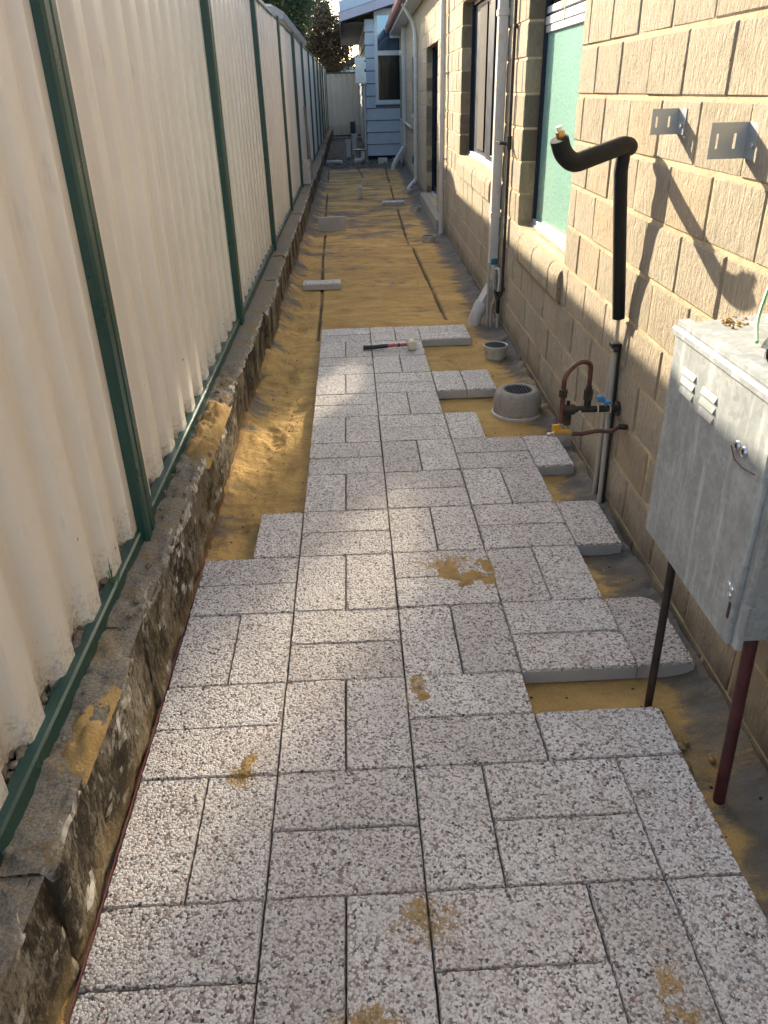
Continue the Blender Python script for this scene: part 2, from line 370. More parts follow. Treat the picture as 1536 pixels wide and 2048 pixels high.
def mat_fence(name, col, rough):
    t = NT(name); p = t.pos()
    c = t.ramp(t.noise(p, 1.6, 5, .6), [(.3, tuple(k*.93 for k in col)), (.7, tuple(k*1.04 for k in col))])
    z = t.sep(p).outputs[2]
    st = t.ramp(t.math('MULTIPLY_ADD', t.noise(t.pos(scale=(1, 1, .16)), 26, 5, .7), .6, t.math('MULTIPLY', t.noise(p, 5, 4), .4)), [(.585, 0.0), (.70, .45)])
    c = t.mix(st, c, tuple(k*.62 for k in col))
    low = t.ramp(t.math('ADD', z, t.math('MULTIPLY', t.noise(p, 30, 5, .8), .5)), [(.57, .75), (.72, 0.0)])
    c = t.mix(t.math('MULTIPLY', low, t.ramp(t.noise(p, 70, 4, .8), [(.45, 0.0), (.6, 1.0)])), c, (.22, .19, .15))
    dv = t.voro(p, 11.0, feature='F1')
    dm = t.math('MULTIPLY', t.math('GREATER_THAN', t.sep(dv.outputs['Color']).outputs[0], .80), t.math('LESS_THAN', t.math('MULTIPLY_ADD', t.noise(p, 120, 3), .09, dv.outputs['Distance']), t.n('MapRange', {'Value': z, 'From Min': .35, 'From Max': 1.3, 'To Min': .125, 'To Max': .055}).outputs[0]))
    c = t.mix(t.math('MULTIPLY', dm, .75), c, (.13, .10, .07))
    return t.principled(c, rough, t.bump(t.noise(p, 3.5, 2), .16, .02), spec=.45)

def mat_leaf(name, cols):
    t = NT(name); oi = t.n('NewGeometry').outputs['Random Per Island']
    c = t.ramp(oi, [(i/(len(cols)-1), k) for i, k in enumerate(cols)])
    p = t.n('BsdfPrincipled', {'Roughness': .55}); t.put(p.inputs['Base Color'], c)
    tl = t.n('BsdfTranslucent'); t.put(tl.inputs['Color'], c)
    mx = t.n('MixShader', {0: .3}); t.t.links.new(p.outputs[0], mx.inputs[1]); t.t.links.new(tl.outputs[0], mx.inputs[2])
    t.t.links.new(mx.outputs[0], t.out.inputs[0]); return t.m

SPOTS = [(.62, 1.50, .12), (-.10, .40, .07), (.44, .74, .07), (.40, -.08, .10), (.92, -.36, .12), (.24, -.30, .08), (-.2, -.42, .10)]
M = {}
M['agg'] = mat_aggregate()
M['cement'] = plain('paver_cement', (.42, .405, .385), .9, var=.1, bump=.35, bscale=150, spec=.15)
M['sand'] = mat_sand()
M['lime'] = mat_limestone()
M['block'] = mat_block()
M['mortar'] = plain('sandy_mortar', (.51, .405, .25), .95, var=.2, vscale=9, bump=.6, bscale=120, spec=.1, dirt=(.30, .24, .16))
M['galv'] = mat_galv()
M['frost'] = mat_frosted()
M['glass'] = mat_glass('window_glass', (.80, .84, .82))
def mat_mirror():
    t = NT('painted_sky_glass'); return t.principled((.12, .19, .30), .06, None, metal=.75, spec=.5)  # blue of the reflected sky is put into the pane colour
M['mirrorglass'] = mat_mirror()
M['coated'] = mat_glass('reflective_window_glass', (.55, .58, .56), 4.2, .09)
M['screen'] = plain('grey_insect_screen', (.135, .125, .11), .9, var=.08, vscale=3, spec=.03)
M['cream'] = mat_fence('cream_fence_steel', (.735, .685, .61), .30)
M['green'] = plain('dark_green_fence_steel', (.016, .058, .048), .34, var=.12, vscale=3, dirt=(.035, .07, .058))
M['navy'] = plain('navy_window_frame', (.012, .018, .034), .5, var=.15, spec=.2)
M['alu'] = plain('silver_window_frame', (.42, .43, .44), .5, metal=.4, var=.06)
M['white'] = plain('white_pvc', (.60, .575, .53), .42, var=.05, dirt=(.47, .43, .36))
M['blackfoam'] = plain('black_pipe_lagging', (.011, .0115, .0125), .72, var=.2, bump=.2, bscale=90, spec=.3)
M['copper'] = plain('brown_painted_copper', (.115, .045, .035), .5, var=.35, vscale=30, metal=.2)
M['darkpipe'] = plain('dark_brown_pipe', (.035, .022, .018), .55, var=.35, vscale=20)
M['maroon'] = plain('maroon_pipe', (.075, .018, .02), .5, var=.3, vscale=20)
M['bronze'] = plain('tarnished_bronze', (.055, .048, .036), .5, metal=.5, var=.4, vscale=40)
M['brass'] = plain('brass', (.46, .28, .09), .35, metal=.9, var=.2)
M['steel'] = plain('bright_steel', (.62, .62, .60), .25, metal=.9, var=.1)
M['ptfe'] = plain('white_thread_tape', (.72, .72, .70), .6)
M['blue'] = plain('blue_valve_handle', (.055, .24, .46), .4)
M['teal'] = plain('teal_valve_cap', (.02, .14, .20), .4)
M['yellow'] = plain('amber_valve_handle', (.62, .30, .03), .4)
M['conduit'] = plain('cream_grey_conduit', (.46, .43, .37), .5, var=.1)
M['black'] = plain('black_plastic', (.012, .012, .014), .45)
M['grate'] = plain('dark_grate', (.07, .08, .09), .4, metal=.3)
M['bracket'] = plain('zinc_bracket', (.42, .44, .45), .4, metal=.6, var=.08)
M['rubber'] = plain('cream_rubber', (.62, .55, .40), .6, var=.15, vscale=30)
M['red'] = plain('red_handle', (.42, .075, .05), .4)
M['wb'] = plain('blue_grey_weatherboard', (.47, .52, .57), .5, var=.06)
M['wbtrim'] = plain('lilac_barge_board', (.42, .38, .43), .5, var=.05)
M['soffit'] = plain('grey_soffit', (.17, .18, .19), .7)
M['trim'] = plain('white_trim', (.66, .68, .70), .4, var=.04)
M['curtain'] = plain('beige_curtain', (.46, .44, .39), .9, var=.1)
M['dark'] = plain('dark_interior', (.02, .022, .026), .9)  # near-black stands in for shade inside the house, drains and pipe sockets
M['gutter'] = plain('dusty_red_gutter', (.30, .13, .115), .45, var=.1)
M['roof'] = plain('roof_sheet', (.28, .27, .27), .6)
M['droof'] = plain('dark_roof_tile', (.05, .052, .058), .7)
M['polar'] = plain('pale_foam_board', (.88, .87, .74), .8, var=.06, bump=.2, bscale=60)
M['timber'] = plain('weathered_timber', (.20, .15, .09), .8, var=.3, vscale=25, bump=.4, bscale=70)
M['collar'] = plain('old_concrete_collar', (.37, .34, .29), .9, var=.2, vscale=14, bump=.5, bscale=80, spec=.15, dirt=(.17, .12, .09))
M['pvcgrey'] = plain('sandy_grey_pvc', (.50, .47, .40), .55, var=.12, dirt=(.25, .19, .10))
M['string'] = plain('red_string', (.30, .05, .09), .7)
M['greenwire'] = plain('green_wire', (.14, .42, .20), .5)
M['bottle'] = mat_glass('clear_bottle', (.78, .86, .90))
M['bottlelabel'] = plain('dark_red_bottle_label', (.12, .03, .035), .5)
M['bark'] = plain('bark', (.10, .075, .055), .9, var=.3, vscale=18, bump=.6, bscale=40)
M['leaf'] = mat_leaf('green_leaves', [(.022, .045, .018), (.05, .085, .028), (.035, .06, .022), (.16, .15, .05)])
M['redleaf'] = mat_leaf('red_brown_leaves', [(.045, .06, .022), (.11, .04, .022), (.05, .07, .025), (.15, .06, .03)])
M['earth'] = plain('bare_earth', (.16, .125, .08), .95, var=.3, vscale=2, bump=.6, bscale=30, spec=.1)
M['clod'] = plain('grey_mortar_crumbs', (.20, .175, .14), .95, var=.3, vscale=20, bump=.7, bscale=90, spec=.1, dirt=(.11, .09, .07))
M['sandheap'] = plain('yellow_sand_heap', (.37, .245, .10), .95, var=.25, vscale=18, bump=.6, bscale=110, spec=.1)
M['grass'] = plain('grass_blade', (.06, .12, .03), .6)

# ------------------------------------------------------------------ ground
ZG = -0.066
e = MB(); e.add([(-400, -400, -.16), (400, -400, -.16), (400, 400, -.16), (-400, 400, -.16)], [(0, 1, 2, 3)])
setp(e.build('ground', M['earth']), kind='structure')

GROOVES = [  # polyline, half width, depth
    ([(-.035, 5.1), (-.04, 6.5), (-.085, 8.6), (-.10, 10.5)], .013, .030),
    ([(-.12, 11.4), (-.15, 13.2), (-.17, 15.6)], .014, .028),
    ([(-.20, 17.6), (-.24, 20.8)], .016, .026),
    ([(1.097, 5.62), (1.085, 7.5), (1.075, 9.2)], .015, .032),
    ([(1.03, 9.42), (1.06, 11.0), (1.10, 13.2)], .015, .030),
    ([(1.09, 13.7), (1.16, 16.6)], .015, .028),
    ([(1.17, 17.3), (1.20, 19.0), (1.26, 21.2)], .017, .028),
    ([(.61, 18.6), (.53, 21.2)], .018, .028),
]
GR = [0]
FEET = [(-.20, 2.05, .1), (-.12, 2.62, -.2), (-.22, 3.05, .25), (-.10, 3.55, -.1), (-.19, 4.1, .15), (-.13, 4.75, -.3), (-.2, 5.5, .2), (.06, 5.75, .9), (.22, 6.05, -.6), (-.16, 6.3, .1), (.13, 6.6, 1.2), (.30, 7.3, .7), (-.22, 8.0, .1), (.95, 3.2, 1.1), (1.0, 4.4, .3), (.6, 5.5, 1.4)]
def ground_z(x, y):
    GR[0] = np.zeros(np.shape(x))
    z = ZG+.008*fbm(x*2.0, y*1.3, 3)+.005*fbm(x*8, y*8, 9, 4)
    # trodden strip by the retaining wall and heaped fillet at its foot
    tread = np.clip((-.02-x)/.2, 0, 1)*np.clip((9-y)/3, 0, 1)
    z = z+tread*(.030*fbm(x*9, y*7, 21, 4)-.006)
    z = z+tread*.016*(np.abs(fbm(x*19, y*15, 33, 4))-.2)
    for (fx, fy, fa) in FEET:
        ca, sa = math.cos(fa), math.sin(fa); u_ = (x-fx)*ca+(y-fy)*sa; v_ = -(x-fx)*sa+(y-fy)*ca
        d_ = np.sqrt((u_/.048)**2+(v_/.13)**2)
        z = z-.010*np.clip(1.3-d_, 0, 1)*(1+.5*np.sign(np.sin(v_*210)))+.005*np.exp(-((d_-1.45)/.22)**2)
    face = np.where(y < 4, -.41, -.37)
    fil = np.clip((.20-(x-face))/.20, 0, 1)
    z = z+fil**2*(.035+.05*np.clip((y-2.5)/4, 0, 1))*(1+.9*fbm(x*7, y*3, 40, 3))
    # fillet against the house wall
    wl = 1.4175+.0175*y
    fil2 = np.clip((.16-(wl-x))/.16, 0, 1); z = z+fil2**2*(.035+.045*fbm(x*13, y*9, 77, 3))
    for pl, hw, dp in GROOVES:
        best = np.full(np.shape(x), 9.0)
        for (ax, ay), (bx, by) in zip(pl[:-1], pl[1:]):
            t = np.clip(((x-ax)*(bx-ax)+(y-ay)*(by-ay))/((bx-ax)**2+(by-ay)**2), 0, 1)
            best = np.minimum(best, np.hypot(x-(ax+t*(bx-ax)), y-(ay+t*(by-ay))))
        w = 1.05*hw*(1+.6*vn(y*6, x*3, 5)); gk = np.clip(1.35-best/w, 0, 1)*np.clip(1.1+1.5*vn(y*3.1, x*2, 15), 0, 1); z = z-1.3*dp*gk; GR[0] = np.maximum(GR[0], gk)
    # the old level beyond the screed ends lower and rougher
    z = np.where(y > 21.3, ZG-.03+.03*fbm(x*4, y*3, 60, 4), z)
    return z
def pave_cut(x, y, z):
    inside = ((x > -.39) & (x < 1.19) & (y < 1.59) & (y > -3)) | ((x > .01) & (x < .79) & (y < 5.19))
    return np.where(inside & (z > -.062), -.062, z)
def grid_mesh(name, xs, ys, kind_mat):
    X, Y = np.meshgrid(xs, ys); Z = pave_cut(X, Y, ground_z(X, Y))
    nx, ny = len(xs), len(ys)
    v = np.stack([X.ravel(), Y.ravel(), Z.ravel()], 1)
    i = np.arange((ny-1)*nx).reshape(ny-1, nx)[:, :-1].ravel()
    f = np.stack([i, i+1, i+nx+1, i+nx], 1)
    me = bpy.data.meshes.new(name); me.from_pydata(v.tolist(), [], f.tolist()); me.materials.append(kind_mat)
    me.polygons.foreach_set('use_smooth', np.ones(len(f), bool)); me.update()
    at = me.attributes.new('groove', 'FLOAT', 'POINT'); at.data.foreach_set('value', GR[0].ravel().astype(np.float32))
    o = bpy.data.objects.new(name, me); C.objects.link(o); return o
xs_ = np.concatenate([np.arange(-.62, 2.0, .0125)])
ys_ = np.concatenate([np.arange(-3.2, 1.0, .06), np.arange(1.0, 8.0, .0135), np.arange(8.0, 14, .03), np.arange(14, 22.5, .06), np.arange(22.5, 38.5, .2)])
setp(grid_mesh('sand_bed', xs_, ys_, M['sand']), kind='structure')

# ------------------------------------------------------------------ paving
PU = .4
def paver_mesh(name, L, Wd, seed, round_corner=False, th=.06):
    r = random.Random(seed); g = .0014
    hx, hy = L/2-g, Wd/2-g; pts = []
    st = .0125
    def line(a, b):
        d = math.hypot(b[0]-a[0], b[1]-a[1]); k = max(2, int(d/st)); return [(a[0]+(b[0]-a[0])*i/k, a[1]+(b[1]-a[1])*i/k) for i in range(k)]
    cr = .006
    cs = [(-hx, -hy), (hx, -hy), (hx, hy), (-hx, hy)]
    if round_corner:
        q = .075; corner = [(hx-q+q*math.cos(a*math.pi/12), hy-q+q*math.sin(a*math.pi/12)) for a in range(7)]
        ring = line((-hx, -hy), (hx, -hy))+line((hx, -hy), corner[0])+corner[:-1]+line(corner[-1], (-hx, hy))+line((-hx, hy), (-hx, -hy))
        ring = [(x, -y) for x, y in ring][::-1]
    else:
        ring = sum([line(cs[i], cs[(i+1) % 4]) for i in range(4)], [])
    n = len(ring); top = []; mid = []; bot = []
    chips = {(a, b): r.uniform(.008, .022) for a in (-1, 1) for b in (-1, 1) if r.random() < .45}
    for (x, y) in ring:
        j = r.uniform(0, 1)
        sx, sy = (1 if x > 0 else -1), (1 if y > 0 else -1)
        ex = .0035*j*(abs(x) > hx-1e-6); ey = .0035*j*(abs(y) > hy-1e-6)
        ch = chips.get((sx, sy), 0); near = max(0, ch-((hx-abs(x))+(hy-abs(y))))*.45; ex += near; ey += near
        top.append((x-sx*(.0015+ex), y-sy*(.0015+ey), r.uniform(-.0018, .0004)-near*.3))
        mid.append((x-sx*.0012*r.random(), y-sy*.0012*r.random(), -.007-r.uniform(0, .005)))
        bot.append((x, y, -th))
    m = MB(); m.v = top+mid+bot
    m.f = [tuple(range(n))]+[(k, (k+1) % n, n+(k+1) % n, n+k) for k in range(n)]+[(n+k, n+(k+1) % n, 2*n+(k+1) % n, 2*n+k) for k in range(n)]+[tuple(range(2*n, 3*n))[::-1]]
    m.m = [0]+[0]*n+[1]*n+[1]; m.sm = [False]*(2*n+2)
    return m.mesh(name, [M['agg'], M['cement']])
PAV = [paver_mesh('paver', .4, .2, s) for s in range(6)]
PAVR = paver_mesh('paver_rounded', .4, .2, 77, True)
paving = empty('paving', (0, 0, 0)); setp(paving, kind='structure')
def lay(cx, cy, vertical, me=None):
    o = bpy.data.objects.new('paver', me or random.choice(PAV)); C.objects.link(o); o.parent = paving
    o.location = (cx*PU+random.uniform(-.0008, .0008), cy*PU+random.uniform(-.0008, .0008), random.uniform(-.0025, .001))
    rz = (math.pi/2 if vertical else 0)+(math.pi if random.random() < .5 and me is None else 0)+random.uniform(-.0025, .0025)
    o.rotation_euler = (random.uniform(-.004, .004), random.uniform(-.004, .004), rz); return o
def cell(cx, cy, v):
    if v: lay(cx+.25, cy+.5, True); lay(cx+.75, cy+.5, True)
    else: lay(cx+.5, cy+.25, False); lay(cx+.5, cy+.75, False)
for r in range(-4, 13): cell(0, r, r % 2 == 1)
for r in range(-4, 4): cell(-1, r, r % 2 == 0)
lay(-.25, 4.5, True)
for r in range(1, 13): cell(1, r, r % 2 == 0)
for r in (-4, -3, -2, -1):
    cell(1, r, r % 2 == 0); cell(2, r, r % 2 == 1)
lay(1.25, .5, True); lay(2, .25, False); lay(2, .75, False); lay(2.75, .5, True)
lay(2.5, 1.25, False)
cell(2, 2, False); cell(2, 3, True); cell(2, 4, False); cell(2, 5, True); cell(2, 6, False)
lay(3.25, 2.5, True, PAVR); lay(3.25, 4.5, True); lay(3.25, 6.5, True)
lay(2.25, 7.5, True); cell(2, 9, True); cell(2, 12, False)

def loose(name, label, loc, rot, me=None):
    o = bpy.data.objects.new(name, me or PAV[2]); C.objects.link(o); o.location = loc; o.rotation_euler = rot
    return setp(o, label, 'paver', 'loose pavers left on the sand bed')
loose('loose_paver', 'loose aggregate paver lying flat across the left groove, nearest of the unlaid ones', (-.05, 7.04, -.003), (0, 0, .012))
loose('loose_paver', 'loose paver stood on its long edge showing its plain grey underside, behind the flat one', (-.005, 10.84, .036), (math.radians(-83), 0, .03), PAV[3])
loose('loose_paver', 'loose paver lying flat across the right groove near the glazed door', (1.05, 13.5, -.002), (0, 0, -.03), PAV[1])
loose('loose_paver', 'loose paver stood on edge end-on in the middle of the far sand', (.51, 14.75, .036), (math.radians(90), 0, math.radians(88)), PAV[4])
loose('loose_paver', 'pale paver stood upright on the retaining wall top against the fence', (-.495, 13.7, .5), (math.radians(90), math.radians(90), math.radians(8)), PAV[0])

gr_ = MB(); rg_ = random.Random(8)
for (sx, sy, r) in SPOTS+[(.30, 1.0, .3), (.9, .2, .3), (.2, -.2, .35)]:
    for i in range(170):
        a_ = rg_.uniform(0, 6.28); d_ = abs(rg_.gauss(0, r*.75)); q_ = rg_.uniform(.0008, .0021)*(2 if rg_.random() < .06 else 1)
        x, y, z = sx+math.cos(a_)*d_, sy+math.sin(a_)*d_, .0005
        gr_.add([(x-q_, y-q_, z), (x+q_, y-q_*.6, z), (x, y+q_, z), (x+q_*.2, y, z+q_*1.4)], [(0, 1, 3), (1, 2, 3), (2, 0, 3)])
# ------------------------------------------------------------------ retaining wall of limestone blocks
rw = empty('retaining_wall', (-.5, 0, -.1)); setp(rw, 'low weathered limestone retaining wall under the cream fence', 'retaining wall')
def lime_block(y0, y1, seed, dense):
    r = random.Random(seed)
    dx = r.uniform(-.006, .006)+(.0 if y0 < 3 else .03 if y0 < 9 else .04)+( .02*r.uniform(-1, 1) if y0 > 3 else 0)
    ztop = .295+r.uniform(-.005, .006)
    ny = max(4, int((y1-y0)/dense)); ys = np.linspace(y0+.002, y1-.002, ny+1)
    zl = np.linspace(-.12, ztop-.03, max(4, int(.40/dense)))
    prof = [(-.42+dx, z, 0) for z in zl]
    for a in (20, 45, 70): prof.append((-.42+dx-.03*(1-math.cos(math.radians(a))), ztop-.03+.03*math.sin(math.radians(a)), 1))
    for x in np.linspace(-.455+dx, -.66, max(4, int(.22/dense))): prof.append((x, ztop, 2))
    px = np.array([p[0] for p in prof]); pz = np.array([p[1] for p in prof]); k = np.array([p[2] for p in prof])
    s = np.arange(len(prof))*dense
    Y, SS = np.meshgrid(ys, s, indexing='ij')
    n1 = fbm(Y*5+seed*3.1, SS*5, 300+seed, 5); n2 = fbm(Y*22, SS*22+seed, 500+seed, 3)
    X = np.broadcast_to(px, Y.shape).copy(); Z = np.broadcast_to(pz, Y.shape).copy()
    K = np.broadcast_to(k, Y.shape)
    if dense > .03: n1 = fbm(Y*2.2+seed*3.1, SS*1.4, 300+seed, 3)*.7; n2 = 0*n2
    if y0 > 2.8: n1 = n1*.62; n2 = n2*.35
    X += np.where(K < 2, .034*n1+.010*n2, 0); Z += np.where(K > 0, .026*n1+.022*n2, 0)
    X += np.where(K == 1, .018*vn(Y*16, Y*0+seed, 71), 0); Z += np.where(K == 1, .012*vn(Y*19, Y*0+seed, 73), 0)
    # arrises crumble at the block ends
    ed = np.clip(1-np.minimum(Y-ys[0], ys[-1]-Y)/.035, 0, 1); X -= .008*ed**2*(K < 2); Z -= .006*ed**2*(K > 0)
    P = np.stack([X, Y, Z], 2).reshape(-1, 3); m = len(prof); n = ny+1
    f = [(i*m+j, (i+1)*m+j, (i+1)*m+j+1, i*m+j+1) for i in range(ny) for j in range(m-1)]
    P = [tuple(p) for p in P]
    base = len(P)
    for i in range(n): P.append((-.66, P[i*m][1], -.12))   # back bottom, to close the ends
    for i in (0, n-1):
        ringi = [i*m+j for j in range(m)]+[base+i]
        f.append(tuple(ringi) if i else tuple(ringi[::-1]))
    mb = MB(); mb.v = P; mb.f = f; mb.m = [0]*len(f); mb.sm = [True]*(len(f)-2)+[False]*2
    o = mb.build('limestone_block', M['lime'], rw, sharp=60)
    o.location = (.5, 0, .1)
yy = -4.3; k = 0
lens = [1.2, 1.15, 1.2, .68, .95, 1.5, 1.05, 1.3, 1.1]
while yy < 36.6:
    L = lens[k % len(lens)]*(1+.08*math.sin(k*2.7)); 
    if k == 3: L = -.12-yy if -.12-yy > .3 else L
    dense = .014 if -1.5 < yy < 3.2 else .022 if yy < 8 else .06
    lime_block(yy, min(yy+L, 36.8), k, dense); yy += L; k += 1
jm = MB(); jm.box(-.64, -.432, -4.3, 36.7, -.12, .285)
jo = jm.build('mortar_core', M['lime'], rw); jo.location = (.5, 0, .1)

def sand_film(cx_, cy_, hx_, hy_, amp, seed, label):
    n_ = 44; X, Y = np.meshgrid(np.linspace(cx_-hx_, cx_+hx_, n_), np.linspace(cy_-hy_, cy_+hy_, n_))
    env = np.clip(1-((X-cx_)/hx_)**2-((Y-cy_)/hy_)**2, 0, 1)**.7
    Z = -.0085+amp*env*(.62+1.5*fbm(X*24, Y*20, seed, 5))+.0012*vn(X*160, Y*160, seed)
    m = MB(); m.add(np.stack([X.ravel(), Y.ravel(), Z.ravel()], 1).tolist(), [(i*n_+j, i*n_+j+1, (i+1)*n_+j+1, (i+1)*n_+j) for i in range(n_-1) for j in range(n_-1)], 0, True)
    setp(m.build('sand_patch', M['sandheap'], sharp=180), label, 'sand', 'sand spilled on the pavers')
sand_film(.70, 1.42, .14, .15, .0158, 3, 'largest thin patch of yellow sand on the pavers, level with the rounded corner paver')
sand_film(-.10, .475, .06, .09, .016, 8, 'narrow patch of yellow sand on a paver in the column next to the left edge')
sand_film(.43, .69, .07, .05, .016, 12, 'small smear of yellow sand beside a paver joint, right of the narrow patch')
sand_film(.86, -.44, .10, .07, .0155, 19, 'yellow sand patch at the bottom edge of the view')
setp(gr_.build('sand_grains', M['sandheap']), 'loose grains of yellow sand scattered on the pavers', 'sand', kind='stuff')
# sand and crumbs on top of the retaining wall
def heap(name, x0, x1, y0, y1, zb, hgt, mat, label, cat, seed, lump=.5):
    nx, ny = 16, max(16, int((y1-y0)/.02)); X, Y = np.meshgrid(np.linspace(x0, x1, nx), np.linspace(y0, y1, ny))
    a = (X-(x0+x1)/2)/((x1-x0)/2); b = (Y-(y0+y1)/2)/((y1-y0)/2)
    env = np.clip(1-a**4, 0, 1)*np.clip(1-b**4, 0, 1)
    Z = zb-.02+hgt*env*(.75+lump*fbm(X*18, Y*14, seed, 4))+.016*env*vn(X*40, Y*40, seed+4)
    v = np.stack([X.ravel(), Y.ravel(), Z.ravel()], 1).tolist()
    f = [(i*nx+j, i*nx+j+1, (i+1)*nx+j+1, (i+1)*nx+j) for i in range(ny-1) for j in range(nx-1)]
    m = MB(); m.add(v, f, 0, True)
    o = m.build(name, mat, sharp=180); setp(o, label, cat); return o
heap('sand_pile', -.535, -.40, 1.95, 2.75, .285, .085, M['sandheap'], 'bright yellow sand heaped on the retaining wall beside the second fence bay', 'sand', 31, .9)
heap('sand_pile', -.52, -.42, .14, .52, .295, .035, M['sandheap'], 'thin crumbly yellow sand on the near end of the retaining wall', 'sand', 41, .9)
# crumbs of mortar and pebbles between the sheets and the bottom rail
cm = MB(); rr = random.Random(5)
def pebble(m, c, r, rnd, mi=0):
    n = 7; prof = []
    vs_ = [(c[0], c[1], c[2]-r*.7)]
    for a in (-.45, .2, .7):
        for k_ in range(n):
            q = 2*math.pi*k_/n; j = rnd.uniform(.6, 1.35); cr_ = math.cos(a*1.3)*r*j; vs_.append((c[0]+math.cos(q)*cr_, c[1]+math.sin(q)*cr_*1.2, c[2]+math.sin(a*1.3)*r*.9*rnd.uniform(.6, 1.3)))
    vs_.append((c[0], c[1], c[2]+r*.85)); L_ = len(vs_)-1
    fs = [(0, 1+(k_+1) % n, 1+k_) for k_ in range(n)]
    for b in (0, 1): fs += [(1+b*n+k_, 1+b*n+(k_+1) % n, 1+(b+1)*n+(k_+1) % n, 1+(b+1)*n+k_) for k_ in range(n)]
    fs += [(1+2*n+k_, 1+2*n+(k_+1) % n, L_) for k_ in range(n)]
    m.add(vs_, fs, mi, True)
for i in range(1500):
    y = -1.2+rr.random()**1.3*7; pebble(cm, (-.590+rr.uniform(-.024, .02), y, .30+rr.uniform(0, .045)+.02*vn(y*9, 0., 4)), rr.choice([.004, .006, .009, .012, .016])*rr.uniform(.8, 1.2), rr)
setp(cm.build('rubble', M['clod'], sharp=25), 'grey mortar crumbs caught between fence sheets and bottom rail', 'rubble', kind='stuff')
pm_ = MB()
for i in range(70):
    y = -.9+rr.random()*4; pebble(pm_, (-.50+rr.uniform(-.04, .06), y, .30+rr.uniform(0, .008)), rr.choice([.004, .006, .008, .013]), rr)
setp(pm_.build('gravel', M['clod'], sharp=75), 'small stones scattered on the retaining wall top', 'gravel', kind='stuff')
gm_ = MB()
for i in range(140):
    y = 1.4+rr.random()*7; pebble(gm_, (rr.uniform(-.38, -.1) if rr.random() < .7 else rr.uniform(.85, 1.4), y, ZG+.004), rr.choice([.004, .005, .007]), rr)
for (x, y) in [(1.215, .62), (1.225, .50), (1.24, .505), (1.235, .49), (1.25, .50), (1.30, .42), (1.22, .40)]:
    for q in range(3): pebble(gm_, (x+rr.uniform(-.012, .012), y+rr.uniform(-.012, .012), ZG+.012), rr.uniform(.008, .014), rr)
setp(gm_.build('sand_clods', M['sandheap'], sharp=75), 'small clods of sand scattered over the sand bed', 'sand', kind='stuff')

# ------------------------------------------------------------------ left fence
BAY = 2.985; FY0 = 1.335
fence = empty('steel_fence', (-.57, 0, .29)); setp(fence, 'long cream corrugated steel fence with dark green posts along the left side', 'fence')
def sub(o, root):   # keep world placement under an unrotated root
    o.parent = root; o.location = Vector(o.location)-root.location; return o
ZT = 2.575
def sheet_profile(n, pitch=.2488, d=.043, lead=0.0):
    pts = []
    for i in range(n):
        y = i*pitch; pts += [(0, y+.0), (0, y+.102), (d, y+.126), (d, y+.224)]
    pts.append((0, n*pitch)); return pts
def sheet_mesh(n, z0, z1, axis='y', pitch=.2488):
    pr = sheet_profile(n, pitch); t = .0012
    # round the folds a little with extra points
    q = []
    for i, p in enumerate(pr):
        if i in (0, len(pr)-1): q.append(p); continue
        for s in (-1, 1):
            o = pr[i+s]; l = math.hypot(o[0]-p[0], o[1]-p[1]); k_ = .006/l
            q.append((p[0]+(o[0]-p[0])*k_, p[1]+(o[1]-p[1])*k_))
    front = q; back = [(x-t*2, y) for x, y in q]; ring = front+back[::-1]
    m = MB(); N_ = len(ring); vs_ = [(x, y, z0) for x, y in ring]+[(x, y, z1) for x, y in ring]
    m.add(vs_, [(k_, (k_+1) % N_, N_+(k_+1) % N_, N_+k_) for k_ in range(N_)], 0, True)
    return m.mesh('fence_sheet', M['cream'], sharp=18)
SH = sheet_mesh(3, .30, ZT-.005)
pm2 = MB()
pw = .058
prof = [(-.055, -pw), (.042, -pw), (.052, -pw+.008), (.052, -.010), (.041, -.004), (.041, .004), (.052, .010), (.052, pw-.008), (.042, pw), (-.055, pw)]
pm2.prism([(x, y) for x, y in prof], .26, ZT+.012, 'z')
POST = pm2.mesh('post', M['green'])
rl = MB(); rl.prism([(-.042, .0), (.031, .0), (.031, .050), (.025, .057), (-.006, .057), (-.010, .052), (-.010, .012), (-.032, .012), (-.032, .05), (-.042, .05)], 0, BAY-2*pw-.004, 'y')
RAIL = rl.mesh('bottom_rail', M['green'])
tr = MB(); tr.prism([(-.042, .0), (-.036, -.012), (.020, -.012), (.026, .0), (.026, .032), (.012, .045), (-.028, .045), (-.042, .032)], 0, BAY-2*pw-.004, 'y')
TRAIL = tr.mesh('top_rail', M['green'])
def inst(name, me, parent, loc, rot=None):
    o = bpy.data.objects.new(name, me); C.objects.link(o); o.parent = parent; o.location = Vector(loc)-parent.location
    if rot: o.rotation_euler = rot
    return o
NB0, NB1 = -3, 12
for b in range(NB0, NB1):
    y0 = FY0+b*BAY; dip = .006*math.sin(b*2.1)
    inst('post', POST, fence, (-.566, y0, 0), (0, random.uniform(-.003, .003), 0))
    for s_ in range(4):
        if y0+s_*.7465 > 36.6: continue
        inst('fence_sheet', SH, fence, (-.602+random.uniform(-.003, .003)+.0055*(s_ % 2), y0+s_*.7465, dip), (0, random.uniform(-.0025, .0025), random.uniform(-.002, .002)))
    if y0 < 34:
        inst('bottom_rail', RAIL, fence, (-.566, y0+pw+.002, .292+dip))
        inst('top_rail', TRAIL, fence, (-.566, y0+pw+.002, ZT-.02+dip))
# dents, drips and a snail on the near sheet stay small geometry
sn = MB(); pebble(sn, (-.566, .06, .50), .010, rr)
setp(sn.build('snail', M['timber'], sharp=75), 'small brown snail stuck to the near fence sheet', 'snail')

